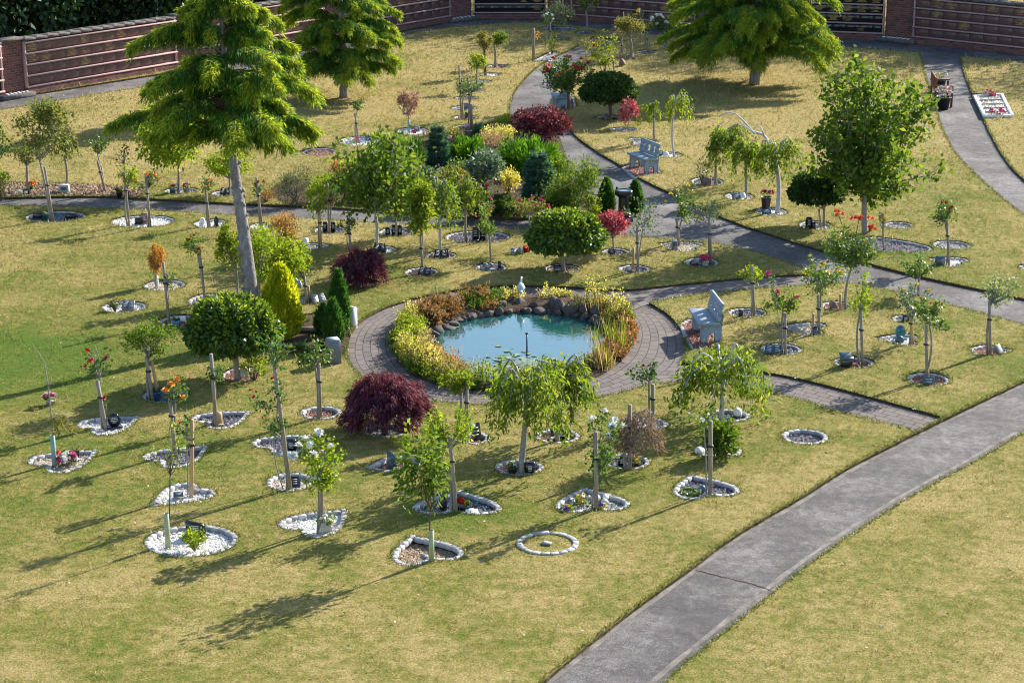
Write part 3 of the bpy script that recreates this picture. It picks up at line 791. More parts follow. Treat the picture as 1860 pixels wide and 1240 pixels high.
def broadleaf(b, label, H, R, pal, n, leaf, z0=.6, name='broadleaf_tree', K=40, trunk_r=.14, group=None, rel=1., bark='branch_brown'):
    r = empty(name, b, label, 'tree', group); c = np.array([0, 0, (H + z0) / 2]); rad = np.array([R, R * rel, (H - z0) / 2])
    P, D, cc = cloud(c, rad, n, K, .2, .35)
    MB().leaves(P, D, rng.uniform(.6, 1.3, n) * leaf, leaf * .6).build('crown', M['leaf_' + pal], r)
    t = MB().tube(curve((0, 0, -.1), (0, 0, H * .72), 8, .02), np.linspace(trunk_r, trunk_r * .25, 8), 9)
    for e in cc: t.tube(curve((0, 0, min(max(e[2] * .5, z0 * .8), H * .6)), e, 6, .06, .05), np.linspace(trunk_r * .3, .01, 6), 5, False)
    t.build('trunk', M[bark], r, True)
    return r
# ------------------------------------------------------------------ the setting: paths, lawn, pond, walls
def gp(pts): return np.array([G(*p)[:2] for p in pts])

def smooth(p, it=2, closed=False):
    p = np.asarray(p, float)
    for _ in range(it):
        if closed: a, b = p, np.roll(p, -1, 0)
        else: a, b = p[:-1], p[1:]
        q = np.stack([a * .75 + b * .25, a * .25 + b * .75], 1).reshape(-1, 2)
        p = q if closed else np.vstack([p[:1], q, p[-1:]])
    return p

def along(p, n):
    d = np.concatenate([[0], np.cumsum(np.linalg.norm(np.diff(p, axis=0), axis=1))]); s = np.linspace(0, d[-1], n)
    return np.stack([np.interp(s, d, p[:, 0]), np.interp(s, d, p[:, 1])], -1), d[-1]

def strip(name, A, B, z, mat, n=60, kind='structure', hole=True, wide=None):
    """sheet between two edge lines, mapped by length and width"""
    a, la = along(smooth(A), n); b, lb = along(smooth(B), n); m = 5
    V, UV = [], []; L = (la + lb) / 2; w = wide or np.mean(np.linalg.norm(a - b, axis=1))
    for i in range(n):
        for j in range(m):
            f = j / (m - 1); p = a[i] * (1 - f) + b[i] * f; V.append([p[0], p[1], z]); UV.append([L * i / (n - 1), w * f])
    Q = [[i * m + j, i * m + j + 1, (i + 1) * m + j + 1, (i + 1) * m + j] for i in range(n - 1) for j in range(m - 1)]
    if area2(np.array([V[q][:2] for q in Q[0]])) < 0: Q = [q[::-1] for q in Q]
    o = prop(MB().add(V, Q).build(name, mat, None, False, None, UV), kind=kind)
    if hole: HOLES.append(np.vstack([a, b[::-1]]))
    return o, a, b

def polygon_sheet(name, P, z, mat, kind='structure', hole=True):
    tri = geometry.tessellate_polygon([[Vector((x, y, 0)) for x, y in P]])
    T = [t if area2(P[list(t)]) > 0 else t[::-1] for t in tri]
    o = prop(MB().add(np.c_[P, np.full(len(P), z)], None, T).build(name, mat), kind=kind)
    if hole: HOLES.append(P)
    return o

ZP = -.045
# near asphalt path, lower right
nl = gp([(880, 1330), (1005, 1220), (1080, 1161), (1139, 1114), (1214, 1060), (1258, 1029), (1333, 972), (1400, 933), (1457, 902), (1535, 850), (1669, 783), (1715, 760), (1860, 691), (2060, 600)])
nr = gp([(1090, 1345), (1224, 1220), (1310, 1150), (1400, 1078), (1465, 1026), (1560, 959), (1653, 901), (1702, 873), (1767, 840), (1860, 783), (2090, 670)])
o_, ea, eb = strip('asphalt_path', nl, nr, ZP, M['asphalt'], 80)
def ribbon(name, P, w, z, mat):
    t = nrm(np.gradient(P, axis=0)); nn = np.stack([-t[:, 1], t[:, 0]], -1)
    j = 1 + .22 * np.sin(np.arange(len(P)) * .41)[:, None] + .12 * np.sin(np.arange(len(P)) * .93)[:, None]
    a, b = P + nn * w / 2 * j, P - nn * w / 2 * j; n = len(P)
    return prop(MB().add(np.vstack([np.c_[a, np.full(n, z)], np.c_[b, np.full(n, z)]]), [[i, n + i, n + i + 1, i + 1] for i in range(n - 1)]).build(name, mat), kind='structure')
def shift(P, d):
    t = nrm(np.gradient(P, axis=0)); return P + np.stack([t[:, 1], -t[:, 0]], -1) * d
for e, sgn in ((ea, 1), (eb, -1)):
    ribbon('path_edging', shift(along(e, 160)[0], sgn * (.04 if sgn > 0 else .15)), .07, ZP + .004, M['kerb_concrete'])
for p0, p1 in (((1262, 1030), (1402, 1066)),):
    c, _ = along(np.array([G(*p0)[:2], G(*p1)[:2]]), 26); c[:, 1] += np.cumsum(rng.normal(size=26)) * .014
    ribbon('path_crack', c, .016 if p0[0] < 1500 else .012, ZP + .004, M['soil'] if p0[0] < 1500 else M['kerb_concrete'])

# ring of paving blocks round the pond
RC = G(936, 612)[:2]
outer = gp([(940, 518), (886, 519), (795, 530), (718, 550), (666, 573), (638, 599), (629, 633), (633, 655), (650, 680), (700, 708), (780, 727), (873, 735), (970, 735), (1072, 724), (1130, 712), (1185, 694), (1240, 664), (1246, 630), (1241, 600), (1215, 570), (1178, 548), (1130, 531), (1050, 520)])
inner = gp([(940, 533), (880, 535), (800, 549), (740, 568), (714, 595), (712, 620), (722, 650), (752, 680), (800, 698), (860, 706), (930, 708), (1000, 704), (1060, 690), (1105, 672), (1140, 640), (1154, 605), (1150, 575), (1120, 552), (1060, 537), (1000, 533)])
water = gp([(940, 563), (900, 567), (860, 573), (822, 583), (795, 600), (785, 620), (790, 640), (810, 660), (838, 676), (870, 688), (905, 694), (950, 695), (1000, 690), (1050, 675), (1085, 650), (1100, 625), (1103, 600), (1085, 583), (1050, 572), (1000, 563)])
def ray(poly, th):
    p = smooth(poly, 3, True) - RC; a = np.unwrap(np.arctan2(p[:, 1], p[:, 0])); r = np.linalg.norm(p, axis=1)
    if a[-1] < a[0]: a, r = a[::-1], r[::-1]
    a = np.concatenate([a - 2 * PI, a, a + 2 * PI]); r = np.tile(r, 3)
    return np.interp(th, a, r)
th = np.linspace(0, 2 * PI, 145); ro, ri, rw_ = ray(outer, th), ray(inner, th), ray(water, th)
cs = np.stack([np.cos(th), np.sin(th)], -1)
RO, RI, RW = RC + cs * ro[:, None], RC + cs * ri[:, None], RC + cs * rw_[:, None]
V, UV = [], []
arc = np.concatenate([[0], np.cumsum(np.linalg.norm(np.diff((RO + RI) / 2, axis=0), axis=1))]); arc *= round(arc[-1] / .27) * .27 / arc[-1]
for i in range(145):
    for j in range(7):
        f = j / 6; p = RI[i] * (1 - f) + RO[i] * f; V.append([*p, ZP + .004]); UV.append([arc[i], 1.2 * f])
prop(MB().add(V, [[i * 7 + j, i * 7 + j + 1, i * 7 + j + 8, i * 7 + j + 7] for i in range(144) for j in range(6)]).build('paved_path', M['paving_blocks'], None, False, None, UV), kind='structure')
HOLES.append(RO[:-1])
# planted rim and water
V = []
for i in range(145):
    for f, z in ((0, ZP - .002), (.12, .02), (.5, .05), (.85, .02), (1.0, -.07), (1.05, -.4)):
        p = RI[i] * (1 - f) + RW[i] * f; V.append([*p, z])
prop(MB().add(V, [[i * 6 + j + 1, i * 6 + j, i * 6 + j + 6, i * 6 + j + 7] for i in range(144) for j in range(5)]).build('pond_bank', M['soil'], None, True), kind='structure')
ZW = -.06
polygon_sheet('pond_water', RC + cs[:-1] * (rw_[:-1] * 1.02)[:, None], ZW, M['pond_water'], hole=False)
# paved links
strip('paved_path', gp([(1225, 655), (1258, 661), (1356, 672), (1380, 673), (1457, 687), (1599, 725), (1714, 757)]), gp([(1170, 700), (1212, 692), (1300, 697), (1380, 708), (1439, 720), (1504, 741), (1573, 759), (1668, 783)]), ZP + .008, M['paving_blocks'], 50, wide=1.2)
strip('paved_path', gp([(1100, 524), (1139, 527), (1204, 519), (1307, 509), (1400, 500), (1480, 498)]), gp([(1150, 560), (1180, 548), (1255, 535), (1325, 528), (1419, 521), (1540, 512)]), ZP + .012, M['paving_blocks'], 40, wide=.8)
# upper asphalt: diagonal walk, back walk, left walk, wall walk
strip('asphalt_path', gp([(1022, 205), (1036, 240), (1085, 276), (1126, 299), (1160, 323), (1224, 353), (1307, 394), (1400, 426), (1457, 444), (1576, 478), (1690, 506), (1767, 522), (1860, 542), (2050, 580)]),
      gp([(958, 240), (990, 300), (1040, 350), (1070, 390), (1090, 424), (1157, 429), (1217, 434), (1307, 442), (1372, 456), (1457, 486), (1527, 513), (1586, 519), (1702, 546), (1860, 589), (2050, 640)]), ZP + .002, M['asphalt'], 90)
strip('asphalt_path', gp([(930, 260), (926, 214), (925, 196), (935, 163), (972, 124), (997, 108), (1046, 86), (1080, 66)]), gp([(1040, 262), (1012, 230), (1004, 200), (1003, 178), (1020, 140), (1049, 111), (1080, 98), (1136, 74)]), ZP + .006, M['asphalt'], 60)
strip('asphalt_path', gp([(-120, 358), (0, 359), (155, 355), (250, 359), (439, 370), (563, 374), (640, 379), (821, 393), (940, 396), (1110, 396)]), gp([(-120, 372), (0, 372), (224, 379), (387, 388), (460, 392), (641, 401), (821, 413), (940, 416), (1100, 428)]), ZP - .002, M['asphalt'], 70)
wall_base = [(-150, 203), (0, 180), (77, 168), (304, 132), (560, 90), (700, 62), (819, 39), (858, 33.5), (1000, 33.5), (1040, 36), (1250, 53), (1500, 68), (1604, 72), (1656, 77), (1860, 98), (2100, 128)]
walk_low = [(-150, 222), (0, 200), (103, 183), (214, 165), (289, 155), (560, 110), (718, 67), (800, 52), (940, 39.5), (1040, 46), (1140, 60), (1250, 68), (1400, 78), (1512, 84), (1672, 95.5), (1760, 104), (1860, 113.5), (2100, 145)]
strip('asphalt_path', gp(wall_base), gp(walk_low), ZP - .006, M['asphalt'], 90)
strip('asphalt_path', gp([(1660, 88), (1672, 96), (1682, 142), (1697, 186), (1715, 245), (1749, 298), (1860, 393), (2000, 490)]), gp([(1748, 94), (1744, 103), (1752, 134), (1767, 173), (1790, 224), (1819, 281), (1860, 330), (2000, 425)]), ZP - .001, M['asphalt'], 60)
# mulched island of shrubs and the bark strip
polygon_sheet('shrub_bed_soil', smooth(gp([(930, 215), (1005, 215), (1018, 250), (1034, 300), (1066, 350), (1108, 380), (1110, 398), (1060, 398), (940, 394), (821, 392), (640, 378), (490, 368), (500, 330), (596, 322), (650, 304), (720, 280), (790, 250), (880, 226)]), 2, True), -.02, M['soil'])
# bark strip beside the left walk
bark = gp([(-60, 336), (18, 331), (140, 333), (273, 341), (250, 359), (155, 354), (0, 358), (-60, 358)])
polygon_sheet('bark_strip', bark, -.03, M['soil'])
X = rng.uniform(bark.min(0), bark.max(0), (9000, 2)); X = X[inside(X, bark)][:3600]
o = MB().pebbles(np.c_[X, rng.uniform(-.03, 0, len(X))], np.full(len(X), .042)).build('bark_chips', M['bark_chips']); prop(o, 'loose brown bark chips spread beside the left walk', 'bark chips', kind='stuff')
# soil corner by the golden thuja
polygon_sheet('corner_bed_soil', smooth(gp([(470, 560), (540, 575), (600, 560), (640, 592), (628, 640), (600, 660), (560, 640), (500, 625), (470, 600)]), 2, True), -.02, M['soil'])

def bench_pad(label, pts, thin=True):
    p = gp(pts); c = p.mean(0)
    return memorial_bed(label, ('P', pts), 'red', 'setts', name='bench_pad', deep=.035)
# ------------------------------------------------------------------ memorial beds and their plants (photo pixel positions)
RG, TG, BG = 'standard roses on the lawn', 'small trees on the lawn', 'memorial beds on the lawn'
def rose(label, base, crown, **k):
    k.setdefault('group', RG); return tree('standard_rose', label, 'rose', base, crown, 'rose', k.pop('pal', 'rosegreen'), **k)
def small(label, base, crown, kind='ball', **k):
    k.setdefault('group', TG); return tree(k.pop('name', 'small_tree'), label, 'tree', base, crown, kind, k.pop('pal', 'green'), **k)
def weep(label, base, crown, **k):
    k.setdefault('group', TG); return tree('weeping_tree', label, 'tree', base, crown, 'weep', k.pop('pal', 'weepgreen'), **k)
def bed(label, shape, fill='white', stone='setts', **k):
    return prop(memorial_bed(label, shape, fill, stone, **k), group=BG)
E_ = lambda *a: ('E',) + a
H_ = lambda tip, notch, wf=.72: ('H', tip, notch, wf)

# ---- front rows
bed('heart bed of tan pea gravel, nearest the camera, around the sapling in a pale guard', H_((746, 972), (785, 1016), .8), 'tan', deep=.1)
small('leafy sapling rising from a pale green guard in the tan gravel heart bed', (784, 1018), (768, 845, 50, 84), 'ball', pal='green', trunk_top=(782, 925), trunk_r=.014, bark='branch_brown', tube=(962, 'tube_green'), n=460, leaf=.1, K=11)
boulder(770, 1010, 'small dark stone ornament lying on the tan pea gravel', .12, .06, 'granite_grey')
bed('round ring of pale setts with grass inside and a tiny plaque in its middle', E_(938, 1051, 966, 1008), grass=True)
o = item('ground_plaque', 993, 988, 'tiny flat stone plaque in the grass inside the ring of setts', 'memorial plaque', rz=-.3, z=.012)
MB().box((0, 0, .004), (.13, .09, .03), 0, 0, 1, .004).build('slab', M['granite_grey'], o); MB().box((0, 0, .0205), (.08, .05, .002)).build('inscription', M['lettering_pale'], o)
bed('large rounded bed of white gravel with a black tablet and a lime shrub', E_(263, 432, 953, 1011), 'white')
small('thin sapling with few yellowish leaves in the guard beside the black tablet', (305, 988), (308, 805, 34, 52), 'sparse', pal='yellowgreen', trunk_top=(309, 860), trunk_r=.01, bark='branch_brown', tube=(932, 'tube_green'), n=120, leaf=.055)
headstone(356, 969, 'black tablet with a chipped top edge behind the lime shrub', .27, .22, 'granite_black', 'slant', rz=-.15)
shrublet(353, 995, 'small lime green shrub on white gravel before the black tablet', 42, 36, 'lime', 420, .05)
bed('heart bed of white gravel under the fresh pale stake at lower left', H_((276, 918), (360, 887), .66), 'white')
rose('small bushy rose at the top of the fresh pale stake', (341, 893), (340, 782, 22, 30), stake=(343, 760), stake_mat='stake_fresh', trunk_r=.01, n=150, flowers=('coral', 1, .03))
tablet(324, 899, 'little dark tablet lying on white gravel by the fresh pale stake', .14, .09, 25, 'granite_blue')
bed('heart bed of white gravel holding a white flower in a beige block', H_((630, 925), (545, 962), .7), 'white')
rose('white rose in full bloom on a stake over the beige flower block', (577, 961), (577, 834, 43, 42), stake=(577, 815), flowers=('white', 12, .068), pal='lime', n=900)
flowerpot(592, 963, 'beige tapering block with white flowers at the foot of the white rose', ['white'], .2, .16, 'stone_beige', 8, .1, 'block', size=.035)
bed('heart bed of dark slate with a green wreath, under the tall grey stake', H_((1254, 862), (1290, 899), .85), 'slate')
rose('thin rose with one white flower on the tall grey stake over dark slate', (1283, 894), (1277, 752, 26, 26), stake=(1283, 762), flowers=('white', 2, .04), n=110, trunk_r=.012, pal='green')
o = item('wreath', 1253, 893, 'green wreath lying on dark slate chips', 'wreath')
P_ = np.linspace(0, 2 * PI, 25); ring_ = np.c_[.13 * np.cos(P_), .11 * np.sin(P_), np.full(25, .04)]
MB().tube(ring_, .022, 6).build('frame', M['moss'], o); k_ = rng.integers(0, 25, 160)
MB().leaves(ring_[k_] + rng.normal(size=(160, 3)) * .02, rnd_dirs(160), .05, .025).build('foliage', M['leaf_bluegreen'], o)
boulder(1276, 889, 'small pale blue ball ornament on the dark slate', .1, .1, 'plastic_blue', 'garden_ball', 'ornament', .01)
bed('heart bed of grey gravel planted with yellow and purple pansies', H_((1060, 886), (1080, 924), .95), 'grey')
rose('white rose with three round blooms leaning right of its stake over pansies', (1076, 922), (1099, 797, 37, 40), stake=(1075, 782), flowers=('white', 9, .07), trunk_top=(1082, 870), trunk_r=.012, n=650)
bouquet(1056, 909, 'yellow pansies on grey gravel left of the stake', ['yellow', 'yellow', 'white'], .13, 9, .04)
bouquet(1091, 920, 'purple pansies on grey gravel right of the stake', ['purple', 'purple', 'yellow'], .1, 8, .035)
bouquet(1029, 924, 'low purple pansies in the left lobe of the grey heart bed', ['purple', 'yellow'], .09, 6, .035)
for q in ((1085, 905), (1098, 911), (1100, 903)): prop(boulder(*q, 'round pale pebble on grey gravel behind the purple pansies', .1, .08, 'stone_white'), group='round pebbles by the pansies')
bed('heart bed of dark blue gravel holding a black bowl of red flowers', H_((834, 890), (829, 929), 1.1), 'blue')
rose('leafy pale green rose on a stake over the bowl of red flowers', (821, 927), (818, 785, 39, 46), stake=(817, 786, 822), pal='lime', n=950, flowers=('white', 1, .04))
flowerpot(840, 924, 'black bowl of red flowers on dark blue gravel', ['red'], .2, .1, 'plastic_black', 8, .09)
o = item('black_vase', 805, 920, 'black cylinder vase standing on dark blue gravel', 'vase'); MB().lathe([(.001, 0), (.055, 0), (.06, .2), (.05, .2), (.045, .02)], k=14).build('body', M['plastic_black'], o); MB().lathe([(.05, .2), (.066, .2), (.066, .215), (.05, .215), (.05, .2)], k=14).build('rim', M['granite_black'], o)
tablet(857, 929, 'white tablet lying on dark blue gravel beside the red flowers', .18, .1, 12, 'stone_white')
bed('small red gravel bed with two upright blue grey stones', ('P', [(662, 849), (704, 829), (752, 826), (770, 842), (752, 858), (700, 857)]), 'red')
headstone(712, 848, 'tall blue grey stone post with a slanted top on red gravel', .13, .3, 'granite_blue', 'slant', txt=None, rz=.4)
headstone(746, 849, 'broad rough topped grey stone on red gravel', .26, .28, 'granite_grey', 'rough', rz=.1)
bed('round red gravel bed at the foot of the front weeping tree', E_(898, 988, 834, 863), 'red')
weep('front weeping tree with bare arching limbs beside the pond', (945, 858), (962, 725, 82, 78), trunk_top=(957, 720), trunk_r=.042, n=2100, K=13)
headstone(963, 858, 'black square headstone on red gravel under the front weeping tree', .16, .2, 'granite_black', 'flat')
flowerpot(931, 858, 'dark bowl at the left of the front weeping tree trunk', ['white', 'blue'], .15, .12, 'plastic_black', 3, .05)
bed('round red gravel bed with a wide black headstone by the pond path', E_(970, 1054, 779, 805), 'red')
weep('yellow green weeping tree on a straight stake behind the front weeping tree', (1014, 801), (1028, 704, 70, 62), trunk_top=(1014, 690), trunk_r=.032, n=1900, K=12, bark='stake_wood')
headstone(1016, 793, 'wide black headstone behind the straight stake on red gravel', .26, .16, 'granite_black', 'flat')
flower(bouquet(1006, 798, 'white posy on red gravel before the wide black headstone', ['white'], .06, 4, .035, leaves=20), (0, 0, .06), .03, 'white')
bed('round dark slate bed under the brown feathery maple', E_(1094, 1181, 823, 853), 'slate')
tree('feathery_maple', 'brown feathery maple with a stake through its head', 'tree', (1137, 850), (1160, 781, 46, 46), 'maple', 'brown', n=2600, leaf=.07, trunk_top=(1138, 790), trunk_r=.025, stake=(1137, 733), group=TG)
headstone(1129, 842, 'narrow black headstone left of the stake under the brown maple', .11, .16, 'granite_black', 'flat')
flowerpot(1156, 843, 'dark bowl of yellow flowers under the brown maple', ['yellow'], .17, .07, 'plastic_black', 7, .06)
bed('small white gravel bed half hidden behind the brown maple', E_(1146, 1214, 759, 781), 'white')
rose('round headed rose with one dark red bud beside the paved path', (1179, 770), (1171, 674, 23, 23), trunk_top=(1179, 692), stake=(1179, 696), flowers=('darkred', 1, .04), n=240)
bed('round slate bed with white ornaments under the right weeping tree', E_(1281, 1364, 743, 766), 'blue')
weep('wide weeping tree with a pale twisting trunk beside the paved link', (1310, 762), (1317, 690, 106, 66), trunk_top=(1313, 668), trunk_r=.036, n=2300, K=14, pal='weepgreen', bark='branch_silver')
boulder(1340, 752, 'white stone ornament under the wide weeping tree', .16, .14, 'stone_white')
bed('round empty bed of slate chips in the right lawn', E_(1419, 1504, 779, 807), 'slate')
bed('round pale bed filled by a bushy green shrub', E_(1262, 1348, 804, 832), 'beige')
shrublet(1307, 830, 'bushy green shrub filling the bed behind the tall grey stake', 66, 66, 'green', 1200, .08)
boulder(1270, 822, 'pale folded stone ornament at the left of the bushy shrub', .17, .12, 'stone_white')
bed('oval bed of pale gravel with a black tablet under the long leaning stake', E_(484, 571, 858, 892), 'beige')
rose('climbing rose on a very long leaning grey stake', (524, 886), (502, 640, 26, 24), stake=(494, 622, 522), n=260, trunk_top=(500, 655), trunk_r=.012, bend=.01)
rose('sparse rose with small red blooms halfway up the long leaning stake', (516, 886), (484, 716, 30, 32), trunk_top=(504, 745), trunk_r=.01, flowers=('red', 4, .035), n=230)
rose('low tuft of pinkish rose shoots on the long leaning stake', (520, 886), (504, 776, 24, 22), trunk_top=(515, 800), trunk_r=.01, flowers=('coral', 2, .03), n=160)
tablet(536, 882, 'black tablet with a small flower lying under the long leaning stake', .15, .17, 50)
bed('heart bed of slate with black and white stones left of the purple maple', H_((568, 790), (490, 815), .8), 'slate')
headstone(530, 816, 'black block headstone in the slate heart bed', .14, .2, 'granite_black', 'flat')
tablet(521, 826, 'white tablet lying before the black block headstone', .2, .12, 15, 'stone_white')
bed('round red gravel bed with a lone post and dark rose', E_(545, 621, 737, 762), 'red')
rose('dark leaved round rose on a plain post beside the paved ring', (576, 757), (571, 641, 32, 27), stake=(573, 655), pal='gloss', n=520, K=12)
bed('pale edged bed under the larger purple maple', E_(657, 744, 768, 795), 'grey')
tree('weeping_maple', 'large purple weeping maple at the left edge of the paved ring', 'tree', (700, 783), (702, 722, 74, 44), 'maple', 'purple', n=19000, leaf=.09, trunk_top=(700, 750), trunk_r=.05, bark='branch_brown', group='weeping purple maples')
bed('round red gravel bed with a black slab tilted like a screen', E_(838, 890, 784, 808), 'red')
tablet(864, 797, 'black slab tilted like a screen on a foot', .17, .27, 72, rz=.5)
small('yellow green mop headed rose bush on a grey post before the pond', (842, 797), (828, 692, 28, 22), 'ball', pal='yellowgreen', stake=(841, 692), trunk_top=(838, 712), n=330, leaf=.075)

# ---- left lawn
bed('heart bed of beige gravel at the far left with pink and white flowers', H_((178, 817), (82, 846), .72), 'beige')
small('weeping sapling with a long bare leader in a blue grey guard', (99, 842), (112, 776, 32, 28), 'weep', name='weeping_sapling', pal='olive', trunk_top=(93, 762), trunk_r=.012, tube=(790, 'tube_teal'), n=260, leaf=.06, K=5, bark='branch_grey')
b_ = G(99, 842); pts_ = [(95, 775), (93, 752), (88, 704), (81, 660), (70, 640), (60, 628)]
o = MB().tube([[loc(b_, *q)[0], 0, loc(b_, *q)[1]] for q in pts_], np.linspace(.014, .005, 6), 6)
o.tube([[loc(b_, *q)[0], 0, loc(b_, *q)[1]] for q in ((88, 704), (92, 692), (93, 682))], [.01, .007, .004], 5)
o = o.build('bare_leader', M['branch_grey'], bpy.data.objects['weeping_sapling'], True)
bouquet(121, 838, 'large posy of white and deep pink flowers in the beige heart bed', ['white', 'pink', 'white', 'red'], .17, 22, .055)
tablet(134, 835, 'black tablet half hidden behind the pink and white posy', .17, .16, 60)
bed('heart bed of white gravel holding a black oval memorial', H_((254, 756), (165, 779), .72), 'white')
rose('tall red rose with loose stems on a stake over the black oval memorial', (186, 773), (181, 662, 25, 36), stake=(178, 690, 187), flowers=('red', 5, .05), n=260)
rose('low red bloom on a side shoot beside the black oval memorial', (193, 772), (193, 728, 6, 8), trunk_top=(193, 735), trunk_r=.008, flowers=('red', 1, .05), n=30, K=3)
headstone(208, 772, 'glossy black oval memorial leaning on a white base', .2, .24, 'granite_black', 'leaf', rz=.3)
bed('shaded round bed of blue chips under the fine leaved tree', E_(257, 343, 703, 731), 'blue')
small('fine leaved light green tree on two crossing stakes', (272, 722), (272, 612, 46, 42), 'ball', pal='green', stake=(266, 645, 273), trunk_top=(270, 648), n=1300, leaf=.05, prop_post=(275, 655, 288))
flowerpot(284, 722, 'dark blue pot in the shaded round bed', ['blue', 'darkred'], .16, .14, 'plastic_blue', 2, .05)
bed('heart bed of purple slate under the orange rose', H_((378, 810), (290, 838), .7), 'slate')
rose('orange rose with large blooms on a brown stake', (313, 822), (319, 708, 25, 24), stake=(309, 716, 313), flowers=('orange', 5, .062), n=260, pal='gloss')
bed('heart bed of dark slate left of the purple maple, under a bare stake', H_((455, 747), (375, 768), .75), 'slate')
rose('small tuft of rose on the right of a tall bare stake', (386, 768), (391, 677, 17, 18), stake=(384, 641, 387), n=150)
headstone(398, 767, 'small leaning brown wooden marker at the bare stake', .1, .24, 'stake_fresh', 'slant', txt=None, rz=.5)
bed('thin edged bed of red gravel under the big round evergreen', E_(402, 480, 665, 692), 'red', 'thin')
tree('round_evergreen', 'big round glossy evergreen with yellow tinted leaves left of the pond', 'tree', (432, 686), (424, 605, 80, 62), 'dome', 'gloss', n=8500, leaf=.1, lit_top=True, trunk_top=(428, 650), trunk_r=.055, bark='stake_wood', group=TG)
shrublet(462, 690, 'loose bright green shrub under the big round evergreen', 44, 62, 'lime', 260, .07)
boulder(446, 686, 'beige boulder at the foot of the big round evergreen', .2, .22, 'stone_beige')
flowerpot(92, 735, 'grey pot of pink flowers standing alone on the lawn', ['blush', 'pink', 'blush'], .16, .12, 'concrete', 12, .1, size=.045)
bed('round white edged bed with a low dark bush at the far left', E_(184, 267, 546, 568), 'white')
shrublet(209, 563, 'low dark bush in the white edged bed', 22, 18, 'greygreen', 300, .04)
book(234, 560, 'grey book plaque beside the low dark bush', .24, mat='granite_grey')
bed('round pale bed under the orange yellow columnar shrub', E_(260, 337, 507, 528), 'beige')
b_ = small('orange yellow columnar shrub on a white trunk guard', (285, 518), (283, 473, 16, 30), 'ball', name='columnar_shrub', pal='orange', trunk_top=(284, 490), n=620, leaf=.06, tube=(500, 'tube_white'), K=16)
bed('round red gravel bed with a dark blue pot, at the evergreen', E_(288, 366, 571, 593), 'red')
rose('sparse rose on a tall grey stake over the dark blue pot', (306, 586), (304, 506, 17, 14), stake=(297, 475, 303), n=110, flowers=('yellow', 1, .03))
flowerpot(320, 590, 'square dark blue pot on red gravel', ['white'], .14, .13, 'plastic_blue', 2, .04, 'square')
tablet(331, 582, 'white tablet tilted behind the square dark blue pot', .12, .1, 40, 'stone_white')
bed('round dark bed with book plaque under the tall red rose', E_(341, 416, 532, 558), 'slate')
rose('tall red rose with a second thin stem on the left lawn', (372, 548), (357, 446, 22, 22), stake=(362, 450, 369), flowers=('darkred', 5, .05), n=260, pal='green')
book(400, 549, 'pale book plaque under the tall red rose', .26, mat='granite_grey')
bed('dark round bed with black ornaments, left of the white oval bed', E_(45, 157, 384, 402), 'blue')
small('tall loose crab apple with reddish leaves', (92, 398), (80, 232, 62, 60), 'ball', name='crab_apple', pal='copper', trunk_top=(72, 290), trunk_r=.025, n=1350, leaf=.1, stake=(82, 303, 93), K=13)
headstone(70, 394, 'black low stone left of the crab apple stake', .24, .13, 'granite_black', 'flat', txt=None)
headstone(130, 395, 'black low stone right of the crab apple stake', .28, .13, 'granite_black', 'flat', txt=None)
flowerpot(82, 398, 'turquoise pot beside the crab apple stake', ['white'], .12, .14, 'marble_teal', 2, .04)
bed('wide white oval bed with a dark block and two roses', E_(201, 319, 391, 412), 'white')
rose('yellow green rose without blooms at the left of the white oval bed', (232, 408), (233, 321, 17, 19), stake=(226, 312, 231), pal='lime', n=420, K=11)
rose('orange rose at the right of the white oval bed', (269, 411), (268, 331, 22, 16), stake=(265, 319, 270), flowers=('orange', 6, .055), n=200)
headstone(263, 403, 'dark brown block headstone standing on the white oval bed', .15, .24, 'stone_brown', 'flat')
headstone(251, 404, 'low black block beside the dark brown headstone', .14, .14, 'granite_black', 'flat', txt=None)
bed('white bed with dark figure left of the cedar trunk', E_(350, 414, 397, 414), 'white')
rose('orange tinted small headed rose left of the cedar trunk', (377, 409), (375, 337, 15, 13), stake=(374, 345, 377), pal='gloss', flowers=('orange', 4, .035), n=230)
headstone(393, 408, 'small dark leaf shaped ornament on the white bed by the cedar', .1, .22, 'granite_black', 'leaf', txt=None)
headstone(368, 406, 'pale rounded headstone on the white bed by the cedar', .1, .16, 'stone_white', 'round')
bed('white gravel bed right of the cedar trunk', E_(452, 498, 402, 419), 'white')
rose('small red rose on a stake right of the cedar trunk', (474, 416), (471, 341, 15, 14), stake=(466, 322, 473), flowers=[('red', 3, .05)], n=110)
# bark strip by the left walk
small('reddish small tree at the left end of the bark strip', (52, 345), (44, 276, 19, 19), 'ball', pal='copper', trunk_top=(49, 300), n=260, trunk_r=.035, bark='stake_wood', leaf=.075)
small('green crab apple on a dark post in the bark strip', (119, 345), (118, 258, 28, 34), 'weep', pal='copper', trunk_top=(116, 280), n=800, trunk_r=.03, bark='stake_wood', leaf=.1, K=8)
rose('dark rose on two crossed posts in the bark strip', (189, 348), (176, 268, 22, 19), stake=(178, 292, 189), flowers=('red', 2, .035), pal='gloss', n=330, prop_post=(183, 300, 191))
rose('small bare stemmed red rose at the end of the bark strip', (227, 350), (224, 281, 16, 15), flowers=('darkred', 5, .04), n=80, trunk_top=(225, 297))
flowerpot(55, 344, 'orange flowers in a dark pot on the bark', ['orange', 'coral'], .16, .1, 'plastic_black', 10, .1, size=.05)
bouquet(37, 353, 'green and white posy on the bark', ['white'], .14, 6, .04, 'bluegreen')
tablet(48, 352, 'dark tablet on the bark before the reddish tree', .16, .12, 50)
o = item('stone_block', 117, 349, 'grey stone block with a blue plaque, on the bark strip', 'memorial stone')
